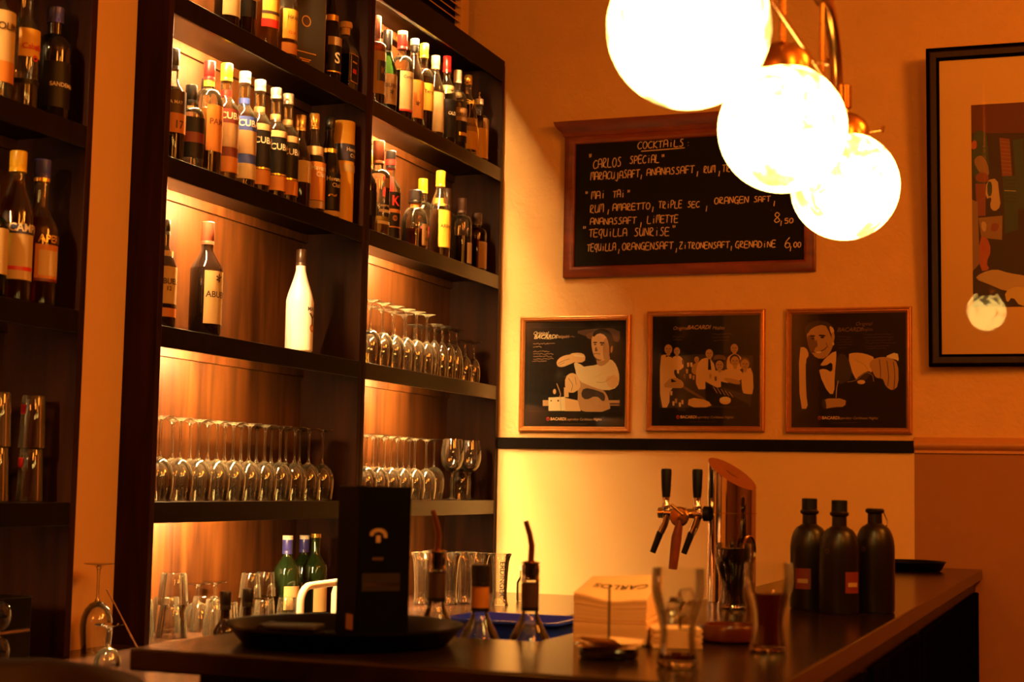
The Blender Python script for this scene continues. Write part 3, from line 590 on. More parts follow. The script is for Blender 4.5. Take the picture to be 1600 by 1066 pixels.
# left unit, third shelf: stacked long-drink glasses
hn = .124
for i, y in enumerate((2.985, 3.048, 3.110)):
    for j, wrd in enumerate(('bottom', 'top')):
        tumbler('highball_glass', '%s glass of the %s stack of upturned highball glasses on the left unit' % (wrd, ('left', 'middle', 'right')[i]), (XF-.01+.0*i - (.07 if i == 1 else 0), y, EZ+L4+.0008+j*(hn+.0005)), hn, .026, .031, mark='rcap', group='stacked highball glasses on the left unit')
stem_glass('brandy_glass', 'round upside-down stem glass at the left edge beside the stacked highball glasses', at_shelf(L4, 2.905), .115, .031, .022, [(.005, 0), (.026, .08), (.038, .28), (.040, .5), (.034, .8), (.030, 1)])

# back counter, below the middle unit
Wz = EZ+WT+.0008
ht = .086
tumbler('water_tumbler', 'ribbed tumbler at the bottom of the two-high stack, left end of the back counter', (-2.36, 3.725, Wz), ht, .034, .042, ribs=14, group='ribbed tumblers on the back counter')
tumbler('water_tumbler', 'ribbed tumbler on top of the two-high stack, left end of the back counter', (-2.36, 3.725, Wz+ht+.0005), ht, .034, .042, ribs=14, group='ribbed tumblers on the back counter')
for i, (x, y) in enumerate(((-2.46, 3.72), (-2.30, 3.86), (-2.385, 3.93), (-2.46, 3.85))):
    tumbler('water_tumbler', ('ribbed tumbler behind the two-high stack against the back panel', 'ribbed tumbler right of the two-high stack, near the counter front', 'ribbed tumbler second to the right of the two-high stack', 'ribbed tumbler behind the front ones, right of the two-high stack')[i], (x, y, Wz), ht+.012, .034, .042, ribs=14, group='ribbed tumblers on the back counter')
for i, (x, y) in enumerate(((-2.385, 4.055), (-2.335, 4.18), (-2.405, 4.215), (-2.33, 4.31), (-2.40, 4.295))):
    tumbler('shot_tumbler', ('plain low tumbler, leftmost of the low group on the back counter', 'plain low tumbler in front of the low group on the back counter', 'plain low tumbler in the middle of the low group against the back', 'plain low tumbler near the white arched handle', 'plain low tumbler at the back right of the low group')[i], (x, y, Wz), .074, .028, .034, group='plain low tumblers on the back counter')
for i, (x, y) in enumerate(((-2.405, 4.215), (-2.40, 4.295))):
    tumbler('shot_tumbler', ('plain low tumbler stacked on the middle one of the low group', 'plain low tumbler stacked on the back right one of the low group')[i], (x, y, Wz+.0745), .074, .028, .034, group='plain low tumblers on the back counter')
q0 = stem_glass('dessert_glass', 'first upside-down coupe from the left against the back panel of the counter', (-2.465, 4.02, Wz), .125, .036, .05, [(.004, 0), (.026, .12), (.040, .42), (.044, 1)], group='upside-down coupes on the back counter')
for i, y in enumerate((4.115, 4.48)):
    dup(q0, (-2.465, y, q0.location.z), ORD[i+1]+' upside-down coupe from the left against the back panel of the counter')
def wine_bottle(label, loc, h, capm, labm):
    return bottle('wine_bottle', label, loc, h, r=.038, nr=.0145, sh=.60, ne=.76, kind='slope', glass='greend', cap=capm, capz=.78 if capm else .9, captop='wcap' if capm else None, capr=1.12, labels=labm, texts=[])
wine_bottle('left dark wine bottle with a blue and white capsule on the back counter', (-2.380, 4.393, Wz), .255, 'bluecap', [(.12, .40, 'cream', 60)])
wine_bottle('right dark wine bottle with a blue and white capsule, behind the left one', (-2.455, 4.645, Wz), .248, 'bluecap', [(.12, .40, 'cream', 60)])
t = wine_bottle('open green wine bottle with a gold-rimmed mouth, right of the blue capsules', (-2.360, 4.542, Wz), .258, None, [(.06, .38, 'cream', 55)])
mb = MB(); mb.lathe([(.0150, .245), (.0165, .246), (.0165, .258), (.0150, .259)], 24); mb.build('mouth_rim', M['gold'], t)
t = thing('carafe', 'cream plastic jug with an arched handle standing on the back counter', 'jug', (-2.19, 4.16, Wz), math.radians(0))
mb = MB(); path = [(0, -.03, .0)] + [(0, -.03+.055*(1-math.cos(q))*1.0, .075+.045*math.sin(q)) for q in [i*PI/2/8 for i in range(9)]] + [(0, .23, .122)]
mb.tube(path, .011, 12); mb.build('arched_handle', pm('cream_plastic', (.80, .70, .52), .35), t)
mb = MB(); mb.lathe([(0, 0), (.042, 0), (.046, .01), (.046, .085), (.040, .105), (.036, .128), (.033, .128), (.036, .105), (.042, .085), (0, .02)], 28, cx=0.0, cy=.265); mb.build('jug_body', pm('cream_plastic', (.80, .70, .52), .35), t)
for k, (x, y) in enumerate(((-1.742, 2.952), (-1.742, 3.045))):
    bottle('bitters_bottle', ('left', 'right')[k]+' of two small dark bottles with black caps on the front of the back counter', (x, y, Wz), .19, r=.024, nr=.0095, sh=.55, ne=.72, glass='dark', cap='bcap', capz=.8, capr=1.25, group='small dark bottles behind the tray')
# tall fluted beer glasses, corner end
def beer_glass(label, loc, text=False):
    t = thing('beer_glass', label, 'glass', loc, 0, 'tall beer glasses on the back counter')
    prof = [(0, 0), (.030, 0), (.031, .006), (.026, .016), (.025, .05), (.027, .10), (.031, .15), (.036, .170), (.0405, .178), (.0405, .182), (.038, .181), (.033, .170), (.028, .15), (.024, .10), (.022, .05), (.022, .022), (0, .020)]
    vs = []; fs = []; n = 48
    for j, (r, z) in enumerate(prof):
        for i in range(n):
            a = 2*PI*i/n; rr = r*(1+(.03*math.cos(12*a) if 3 <= j <= 7 else 0)); vs.append((rr*math.cos(a), rr*math.sin(a), z))
    for j in range(len(prof)-1):
        for i in range(n): fs.append((j*n+i, j*n+(i+1) % n, (j+1)*n+(i+1) % n, (j+1)*n+i))
    mb = MB(); mb.add(vs, fs, 0, True); mb.build('glass_wall', G_BEER, t)
    if text:
        # the word runs down the glass
        gv, gf = text_geo('ERDINGER', .026, .01)
        mb = MB(); r = .0292
        mb.add([(r*math.cos(math.radians(-70)+y/r), r*math.sin(math.radians(-70)+y/r), .155-x) for x, y in gv], gf, 0)
        mb.build('printed_word', M['navy'], t)
    return t
bg = beer_glass('first tall beer glass from the left behind the pourer bottles', (-2.275, 5.19, Wz))
for i, (x, y) in enumerate(((-2.19, 5.24), (-2.17, 5.34), (-2.10, 5.29), (-2.28, 5.30))):
    dup(bg, (x, y, Wz), ('second tall beer glass from the left behind the pourer bottles', 'tall beer glass in the middle, behind the black capped bottle', 'tall beer glass just left of the one with a printed word', 'tall beer glass at the back of the row, against the shelf panel')[i])
beer_glass('tall beer glass with a dark word printed down its side, right end of the row', (-2.025, 5.31, Wz), True)
t = bottle('juice_bottle', 'tiny clear bottle with a yellow label standing against the bright cream wall', (-2.03, 5.55, Wz), .13, r=.020, nr=.008, sh=.5, ne=.72, liquid='water', fill=.6, cap='wcap', labels=[(.30, .52, 'yellow', 60)])
# glasses in front of the pilaster
stem_glass('wine_glass', 'upside-down wine glass in front of the orange pilaster', (-2.31, 3.31, Wz), .215, .036, .09, WINE)
stem_glass('cordial_glass', 'small upside-down stem glass low in front of the orange pilaster', (-2.13, 3.10, Wz), .092, .032, .05, [(.004, 0), (.02, .2), (.03, .6), (.031, 1)])
t = thing('bar_spoon', 'thin metal bar spoon leaning beside the upside-down glass at the pilaster', 'spoon', (-2.20, 3.24, Wz))
mb = MB(); mb.tube([(.02, .07, .002), (-.03, -.01, .16)], .0022, 8); mb.build('handle', M['chrome'], t)
mb = MB(); mb.lathe([(0, 0), (.009, .001), (.011, .004), (0, .006)], 16, cx=.02, cy=.07); mb.build('spoon_bowl', M['chrome'], t)
# black appliance at the left edge
t = thing('coffee_grinder', 'black appliance with two round glossy dials on the left end of the back counter', 'appliance', (-2.30, 2.86, Wz))
mb = MB(); mb.box(-.12, .0, -.30, .185, 0, .073); mb.box(-.12, .0, -.30, .185, .078, .152); mb.build('housing', M['plastic'], t, bevel=.003)
mb = MB(); mb.box(-.118, -.002, -.298, .183, .072, .079); mb.build('trim_line', M['chrome'], t)
for z in (.037, .115):
    mb = MB(); mb.lathe([(0, 0), (.033, 0), (.033, .010), (.029, .020), (.018, .027), (0, .029)], 32); o = mb.build('dial', M['blackgl'], t); o.rotation_euler = (0, PI/2, 0); o.location = (0, .06, z)
    mb = MB(); mb.lathe([(.034, 0), (.036, .0), (.036, .004), (.034, .004)], 32, close=True); q = mb.build('dial_ring', M['chrome'], o)

# ------------------------------------------------------------------ things on and behind the bar
Bz = EZ+BZ+.0008
# round serving trays
def tray(label, loc, R):
    t = thing('serving_tray', label, 'tray', loc)
    mb = MB(); mb.lathe([(0, 0), (R*.84, 0), (R*.88, .003), (R*.97, .026), (R, .029), (R, .033), (R*.965, .031), (R*.86, .008), (R*.84, .005), (0, .005)], 64); mb.build('tray_dish', M['plastic'], t)
    return t
tray('round black tray under the tall black box on the near bar', (-1.20, 2.425, Bz), .198)
tray('round black tray lying on the far end of the bar by the wall', (-.655, 5.70, Bz), .125)
t = thing('whisky_box', 'tall black gift box standing on the black tray', 'box', (-1.195, 2.515, Bz+.0055), math.radians(47.5))
mb = MB(); mb.box(-.048, .048, -.050, .050, 0, .255); mb.build('carton', pm('black_card', (.0015, .0013, .0011), .45, spec=.05), t, bevel=.0015)
mb = MB(); y = -.0506
def quad(mb, x0, x1, z0, z1, m): mb.box(x0, x1, y, -.0499, z0, z1, m)
mb.lathe([(0, 0)], 3) if False else None
for i in range(9):
    a = PI*i/9; quad(mb, -.012+.013*math.cos(a)-.003, -.012+.013*math.cos(a)+.003, .168+.010*math.sin(a), .174+.010*math.sin(a), 0)
quad(mb, -.016, -.008, .160, .172, 0); mb.build('printed_emblem', M['tan'], t); mb = MB(); quad(mb, -.022, -.002, .130, .135, 1); quad(mb, -.040, .030, .078, .108, 2); quad(mb, -.036, .028, .086, .092, 1)
mb.build('printed_label', [M['tan'], M['brown'], pm('dim_print', (.012, .007, .004), .4)], t)
mb = MB(); mb.box(-.0487, -.0479, -.034, -.004, .012, .038, 0); mb.build('price_label', M['tan'], t)
t = thing('waiter_wallet', 'dark leather waiter wallet lying on the black tray left of the box', 'wallet', (-1.268, 2.42, Bz+.0062), math.radians(12))
mb = MB(); mb.box(-.070, .022, -.035, .035, 0, .009); mb.box(-.067, .022, -.035, .033, .011, .020); mb.build('wallet_cover', M['leather'], t, bevel=.004)
mb = MB(); mb.tube([(-.071, -.035, .0110), (-.071, .034, .0110)], .0105, 14); mb.build('wallet_spine', M['leather'], t)

# pourer bottles on the work shelf behind the bar
def pourer_bottle(label, loc, h, tube, neckm, capm, liqm, collar=True):
    t = thing('liqueur_bottle', label, 'bottle', loc)
    prof = bottle_profile(h, .0395, .0150, .46, .66, 'slope'); mb = MB(); mb.lathe(prof, 32); mb.build('glass_body', G_CLEAR, t)
    mb = MB(); mb.lathe(liquid_profile(prof, h, .42), 28); mb.build('liquid', LIQ[liqm], t)
    mb = MB(); mb.lathe([(.0156, h*.68), (.0162, h*.68), (.0162, h*.86), (.0156, h*.86)], 28, close=True)
    mb.lathe([(.0157, h*.675), (.0166, h*.675), (.0166, h*.70), (.0157, h*.70)], 28, 1, close=True); mb.build('neck_label', [M[neckm], M['black']], t)
    if tube:
        mb = MB(); mb.lathe([(.0148, h*.985), (.0165, h*.985), (.0165, h*.93), (.0158, h*.925), (.0158, h*.90), (.0165, h*.895), (.0165, h*.87), (.0150, h*.865)], 24); mb.build('neck_thread', G_CLEAR, t)
        mb = MB(); mb.lathe([(0, h*.88), (.0125, h*.88), (.0135, h*.99), (.016, h*.992), (.016, h*1.0), (.006, h*1.005), (0, h*1.005)], 24); p = mb.build('pourer_stopper', M['rubber'], t)
        mb = MB(); mb.lathe([(.0168, h*.995), (.0175, h*.999), (.010, h*1.008), (0, h*1.01)], 24); mb.build('pourer_collar', M['brass'], p)
        mb = MB(); mb.tube([(0, 0, h), (.001, .001, h+.03), (-.002, -.002, h+.05), (-.009, -.006, h+.075)], [.0058, .0056, .0052, .0046], 12); mb.build('pour_spout', pm('copper_tube', (.20, .07, .035), .3, .8), p)
    else:
        mb = MB(); mb.lathe([(.0150, h*.85), (.0178, h*.85), (.0178, h*.87), (.0172, h*.872), (.0172, h*.89), (.0178, h*.892), (.0178, h-.002), (.016, h), (0, h)], 28); mb.build('cap', M[capm], t)
    return t
pourer_bottle('pourer bottle of pale liquor, leftmost behind the bar near the black box', (-1.168, 2.735, EZ-.409), .285, True, 'brown', 'bcap', 'gold')
pourer_bottle('bottle with a black screw cap and an orange neck label behind the bar', (-1.089, 2.755, EZ-.409), .262, False, 'orange', 'bcap', 'water')
pourer_bottle('pourer bottle with a tall copper spout right of the black-capped bottle', (-.993, 2.760, EZ-.409), .269, True, 'brown', 'bcap', 'water')
# blue plastic bin
t = thing('plastic_bin', 'translucent blue plastic bin behind the pourer bottles', 'bin', (-1.135, 3.06, EZ-.409))
mb = MB()
def rr_rect(w, d, r, n=6):
    out = []
    for cx, cy, a0 in ((w-r, d-r, 0), (-w+r, d-r, PI/2), (-w+r, -d+r, PI), (w-r, -d+r, 1.5*PI)):
        for i in range(n+1): out.append((cx+r*math.cos(a0+PI/2*i/n), cy+r*math.sin(a0+PI/2*i/n)))
    return out
rings = []
for (w_, d_, z) in ((.095, .075, 0), (.118, .095, .135), (.126, .102, .137), (.126, .102, .142), (.116, .093, .142), (.092, .072, .006)):
    rings.append([(x, y, z) for x, y in rr_rect(w_, d_, .03)])
nn = len(rings[0]); vs = [p for r_ in rings for p in r_]
fs = [(j*nn+i, j*nn+(i+1) % nn, (j+1)*nn+(i+1) % nn, (j+1)*nn+i) for j in range(len(rings)-1) for i in range(nn)] + [tuple(range(nn-1, -1, -1)), tuple(5*nn+i for i in range(nn))]
mb.add(vs, fs, 0, True); mb.build('bin_body', M['bluepl'], t)
mb = MB(); mb.tube([(-.119, -.045, .10), (-.150, -.045, .105), (-.158, 0, .105), (-.150, .045, .105), (-.119, .045, .10)], .009, 10); mb.build('handle', M['bluepl'], t)

# napkins
t = thing('napkin_stack', 'thick stack of paper napkins with a marker-written name on top', 'napkins', (-.805, 2.695, Bz), math.radians(3)); t['kind'] = 'stuff'
mb = MB(); NL = 46; Hs = .098
def napsag(u, v): return .015*v - .004 - .008*math.cos(u*PI*.5)**2*(.5-.5*v) + .004*u*v
def nap_sheet(k):
    w2, d2 = .064+random.uniform(-.0007, .0007), .064+random.uniform(-.0007, .0007); z0 = .002+Hs*k/NL; rel = k/NL
    n = 12; vs = []
    ox, oy = random.uniform(-.0005, .0005), random.uniform(-.0005, .0005)
    for zz in (0, Hs/NL*.97):
        for i in range(n+1):
            for j in range(n+1):
                u, v = -1+2*i/n, -1+2*j/n
                sag = rel**2*napsag(u, v)
                vs.append((ox+u*w2, oy+v*d2, z0+zz+sag))
    m = (n+1)**2; fs = []
    for i in range(n):
        for j in range(n):
            a = i*(n+1)+j; b = a+1; c = a+n+1; d = c+1
            fs += [(a, b, d, c), (m+a, m+c, m+d, m+b)]
    for i in range(n):
        e = [(i*(n+1), (i+1)*(n+1)), ((i+1)*(n+1)+n, i*(n+1)+n), (i+1, i), (n*(n+1)+i, n*(n+1)+i+1)]
        for a, b in e: fs.append((a, b, m+b, m+a))
    mb.add(vs, fs, 0, False)
for k in range(NL): nap_sheet(k)
mb.build('paper_sheets', M['paper'], t)['kind'] = 'stuff'
mb = MB(); gv, gf = text_geo('CARLOS', .026, .005, .15)
def topz(x, y):
    u, v = x/.064, y/.064
    return .002+Hs+napsag(u, v)+.0012
mb.add([(.054-x, .010-y*1.2-.35*(0), topz(.054-x, .010-y*1.2)) for x, y in gv], gf, 0)
mb.build('handwriting', M['black'], t)
t = thing('napkin_pile', 'low small pile of napkins beside the thick napkin stack', 'napkins', (-.695, 2.66, Bz), math.radians(20)); t['kind'] = 'stuff'
mb = MB()
for k in range(12):
    a = random.uniform(-.06, .06); w2 = .045
    mb.prism([(w2*math.cos(a+PI/4+PI/2*i)*1.3, w2*math.sin(a+PI/4+PI/2*i)*1.3) for i in range(4)], .0005+.0027*k, .0005+.0027*k+.0023)
mb.build('paper_sheets', M['paper'], t)['kind'] = 'stuff'
# receipt spike
t = thing('receipt_spike', 'receipt spike with a dark wooden base and a thin needle', 'spike', (-.742, 2.432, Bz))
mb = MB(); mb.lathe([(0, 0), (.044, 0), (.047, .004), (.047, .012), (.043, .016), (0, .016)], 40); mb.build('base', W_TOP, t)
mb = MB(); mb.tube([(0, 0, .014), (0, 0, .105), (0, 0, .115)], [.0018, .0018, .0004], 8); mb.build('needle', M['rubber'], t)
slips = ['lowest paper slip on the receipt spike', 'second paper slip from below on the receipt spike', 'third paper slip from below on the receipt spike', 'topmost paper slip on the receipt spike, with curled corners']
for k in range(4):
    mb = MB(); n = 8; vs = []; w2, d2 = .046-.002*k, .034
    for zz in (0, .0008):
        for i in range(n+1):
            for j in range(n+1):
                u, v = -1+2*i/n, -1+2*j/n; vs.append((u*w2, v*d2, zz+.004*max(0, abs(u)-.3)**2*(1.5 if u < 0 else .6)*(k+1)*.8))
    m = (n+1)**2; fs = []
    for i in range(n):
        for j in range(n):
            a = i*(n+1)+j; b = a+1; c = a+n+1; d = c+1; fs += [(a, b, d, c), (m+a, m+c, m+d, m+b)]
    mb.add(vs, fs, 0, True)
    o = mb.build('receipt_slip', M['paper'], None, (-.742+.002*k, 2.432, Bz+.0165+.0022*k)); o.rotation_euler = (0, 0, .15+.35*k)
    tag(o, slips[k], 'paper slip', 'slips on the receipt spike')
# cola glasses
def cola_glass(label, loc, fill, liqm, ice=0):
    t = thing('cola_glass', label, 'glass', loc, 0, 'cola glasses on the bar')
    H = .147; s = .040/.040
    pr = [(.0300, 0), (.0325, .004), (.0310, .012), (.0275, .030), (.0265, .048), (.0290, .068), (.0345, .088), (.0395, .104), (.0410, .118), (.0405, .134), (.0395, .147)]
    pi_ = [(r-.0026, z) for r, z in pr]; pi_[0] = (.024, .010); pi_[1] = (.026, .011); pi_[2] = (.0275, .014)
    mb = MB(); mb.lathe([(0, 0)]+pr+pi_[::-1]+[(0, .010)], 40); mb.build('glass_wall', G_COLA, t)
    mb = MB(); mb.lathe([(0, .0005), (.0285, .0005), (.0305, .004), (.0290, .0085), (0, .0095)], 36); mb.build('glass_base', G_BASE, t)
    if fill:
        z1 = H*fill; lp = [(0, .0115)] + [(r-.0032, z) for r, z in pr if .0115 < z < z1]; rr = lp[-1][0]
        mb = MB(); mb.lathe(lp+[(rr+.001, z1), (0, z1)], 36); mb.build('cola', M[liqm], t)
    if ice:
        for k in range(ice):
            mb = MB(); q = .0105; mb.box(-q, q, -q, q, -q, q); o = mb.build('ice_cube', M['ice'], t, bevel=.003)
            a = k*2.3; o.location = (.013*math.cos(a), .013*math.sin(a), .066+.0125*k); o.rotation_euler = (k*.7, k*1.1, k)
    return t
cola_glass('nearly empty cola glass with ice, nearest the camera on the bar', (-.612, 2.362, Bz), .13, 'coke', 4)
cola_glass('cola glass two thirds full, in front of the stoneware bottles', (-.533, 2.652, Bz), .66, 'coke')
cola_glass('full dark cola glass in front of the beer tap column', (-.797, 3.563, Bz), .92, 'cokedark')
t = thing('ashtray', 'round red-brown ashtray between the cola glasses', 'ashtray', (-.630, 2.800, Bz))
mb = MB(); mb.lathe([(0, 0), (.050, 0), (.055, .004), (.056, .024), (.053, .030), (.047, .030), (.043, .012), (.038, .009), (0, .009)], 40); mb.build('ashtray_dish', pm('red_glaze', (.075, .011, .005), .25), t)
# stoneware bottles
def stone_bottle(label, loc, h, capped, lab, az):
    t = thing('stoneware_bottle', label, 'bottle', loc, 0, 'stoneware bottles on the bar')
    r, nr = .044, .0165
    pr = [(0, 0), (r*.95, 0), (r, .005), (r, h*.58)] + [(nr+(r-nr)*math.cos(PI/2*(i/9))**.9, h*.58+h*.235*math.sin(PI/2*i/9)) for i in range(1, 9)] + [(nr, h*.83), (nr*.96, h*.92), (nr*1.25, h*.935), (nr*1.3, h*.955), (nr*1.1, h*.97), (0, h*.97)]
    mb = MB(); mb.lathe(pr, 40); mb.build('stoneware_body', M['stone'], t)
    if capped:
        mb = MB(); mb.lathe([(nr*.8, h*.965), (nr*1.06, h*.968), (nr*1.06, h*1.075), (nr*.95, h*1.08), (0, h*1.08)], 24); mb.build('swing_stopper', M['rubber'], t)
    else:
        mb = MB(); mb.tube([(nr*1.2, 0, h*.93), (nr*1.6, .004, h*.86), (nr*1.5, .004, h*.76)], .0014, 8); mb.build('wire_bail', M['chrome'], t)
    if lab:
        mb = MB(); mb.patch(r+.0005, h*.20, h*.40, math.radians(az-24), math.radians(az+24), 0); mb.patch(r+.0012, h*.26, h*.30, math.radians(az-16), math.radians(az+16), 1); mb.build('label', [M['darkred'], M['tan']], t)
    mb = MB(); wrap_text(mb, 'o', .022, math.radians(az-85), h*.57, r+.0004, 0); mb.build('moulded_mark', M['brown'], t)
    return t
stone_bottle('left of the three brown stoneware bottles, with a black stopper and red label', (-.643, 3.665, Bz), .232, True, True, -100)
stone_bottle('middle of the three brown stoneware bottles, with a black stopper, standing in front', (-.562, 3.580, Bz), .230, True, True, -40)
stone_bottle('right of the three brown stoneware bottles, open with its lip bare', (-.496, 3.665, Bz), .238, False, False, -40)
# beer tap
t = thing('beer_tap', 'chrome beer tap column with a slanted top and two black-handled taps', 'beer tap', (-.848, 3.775, Bz))
mb = MB(); R = .0575; n = 48; vs = []; fs = []
def slant(x, y): return .305 - .62*x + .25*y
for i in range(n):
    a = 2*PI*i/n; x, y = R*math.cos(a), R*math.sin(a); vs += [(x, y, 0), (x, y, slant(x, y))]
for i in range(n):
    j = (i+1) % n; fs.append((2*i, 2*j, 2*j+1, 2*i+1))
mb.add(vs, fs, 0, True); mb.add([vs[2*i+1] for i in range(n)], [tuple(range(n))], 1); mb.add([vs[2*i] for i in range(n)], [tuple(range(n-1, -1, -1))], 0)
mb.build('tap_column', [M['chrome'], pm('copper_plate', (.40, .12, .04), .25, .7)], t, sharp=40)
mb = MB(); vs = []
for (dx, dy, s_) in ((-.016, .0, 0), (0, .009, 0), (.016, 0, 0), (0, -.009, 0)): vs.append((dx, dy, slant(dx, dy)+.001))
mb.add(vs, [(3, 2, 1, 0)], 0); mb.build('tap_emblem', M['brass'], t)
mb = MB(); mb.lathe([(R+.0003, .21), (R+.001, .21), (R+.001, .2115), (R+.0003, .2115)], 48, close=True); mb.build('seam_ring', M['brass'], t)
bx = -.055
mb = MB(); mb.lathe([(0, 0), (.0125, 0), (.0125, .012), (.0115, .014), (.0115, .05), (.014, .052), (.014, .062), (.0105, .064), (.0105, .104), (.013, .106), (.013, .118), (0, .12)], 24); o = mb.build('tap_pipe', M['chrome'], t); o.rotation_euler = (0, -PI/2, 0); o.location = (-.055, -.03, .208)
mb = MB(); mb.lathe([(0, 0), (.018, 0), (.018, .014), (0, .014)], 24); o = mb.build('pipe_flange', M['rubber'], t); o.rotation_euler = (0, -PI/2, 0); o.location = (-.047, -.03, .208)
for k, x in enumerate((-.155, -.078)):
    mb = MB(); mb.lathe([(0, 0), (.008, 0), (.0105, .004), (.0105, .012), (.008, .016), (.0085, .030), (0, .032)], 20); h_ = mb.build('tap_stem', M['chrome'], t, (x, -.03, .216))
    mb = MB(); mb.lathe([(0, .028), (.0095, .030), (.0115, .055), (.0128, .092), (.0115, .098), (0, .099)], 24); mb.build('tap_handle', M['rubber'], h_)
    mb = MB(); mb.tube([(x+.004, -.03, .205), (x-.004, -.032, .178), (x-.012, -.034, .160)], [.0095, .0090, .0085], 14); s_ = mb.build('spout', M['chrome'], t)
    mb = MB(); mb.tube([(x-.012, -.034, .162), (x-.030, -.038, .112)], [.0085, .0070], 14); mb.build('spout_nozzle', M['rubber'], s_)
mb = MB(); mb.lathe([(0, 0), (.022, .002), (.024, .010), (.020, .016), (0, .018)], 24); o = mb.build('flow_knob', M['brass'], t); o.rotation_euler = (PI/2, 0, 0); o.location = (-.116, -.042, .200)
mb = MB(); mb.tube([(-.114, -.052, .192), (-.122, -.054, .150), (-.130, -.056, .075)], [.0075, .0125, .0105], 14); mb.build('wooden_lever', W_RED, t)
mb = MB(); mb.tube([(-.135, -.058, .228), (-.105, -.058, .205)], .004, 8); mb.build('wing_screw', M['brass'], t)
mb = MB(); mb.tube([(-.045, -.036, .210), (.050, -.032, .158)], .0012, 6); mb.build('cooling_line', M['brass'], t)
def badge(mb, name, m, par, loc=(0, 0, 0)):
    o = mb.build(name, m, par); o.rotation_euler = (PI/2, 0, math.radians(78)); o.location = loc; return o
mb = MB(); mb.lathe([(0, 0), (.034, 0), (.034, .006), (0, .007)], 36); o = badge(mb, 'badge', M['blackgl'], t, (.046, -.041, .125))
mb = MB(); mb.lathe([(.0330, .0062), (.0352, .004), (.0352, .008), (.0330, .009)], 36, close=True); mb.build('badge_rim', M['brass'], o)
mb = MB(); gv, gf = text_geo('O', .018, .01); mb.add([(x-.006, y+.004, .0078) for x, y in gv], gf, 0); mb.build('badge_print', M['gold'], o)

# ------------------------------------------------------------------ chalkboard
def frame_rings(mb, w, h, prof, m=0):
    """moulding swept round a rectangle; prof = (inset, proud) pairs, local x right, z up, y towards the wall"""
    vs = []
    for ins, pr in prof:
        vs += [(-w/2+ins, -pr, -h/2+ins), (w/2-ins, -pr, -h/2+ins), (w/2-ins, -pr, h/2-ins), (-w/2+ins, -pr, h/2-ins)]
    fs = []
    for k in range(len(prof)-1):
        for i in range(4):
            j = (i+1) % 4; fs.append((4*k+i, 4*k+j, 4*k+4+j, 4*k+4+i))
    mb.add(vs, fs, m)
bx0, bx1, bz0, bz1 = -2.037, -1.030, .831, 1.415
bcx, bcz = (bx0+bx1)/2, (bz0+bz1)/2
t = thing('chalkboard', 'cocktail chalkboard in a red-brown wooden frame on the plaster wall', 'chalkboard', (bcx, YB, EZ+bcz))
mb = MB(); frame_rings(mb, bx1-bx0, bz1-bz0, [(0, 0), (0, .022), (.006, .026), (.030, .030), (.040, .026), (.044, .020), (.044, .0)]); mb.build('frame', W_RED, t, bevel=0)
W2, H2 = (bx1-bx0)/2, (bz1-bz0)/2
mb = MB()
mp = [(0, H2-.012), (.030, H2-.012), (.034, H2+.004), (.046, H2+.014), (.058, H2+.030), (.062, H2+.044), (0, H2+.044)]
vs = []
for s in (-1, 1):
    vs += [(s*(W2+.004+max(0, d-.028)), -d, z) for d, z in mp]
n = len(mp)
mb.add(vs, [(i, (i+1) % n, n+(i+1) % n, n+i) for i in range(n)] + [tuple(range(n)), tuple(range(2*n-1, n-1, -1))], 0, False)
mb.build('cornice', W_RED, t)
boxobj('slate', -W2+.040, W2-.040, -.012, -.004, -H2+.040, H2-.040, M['slate'], t)
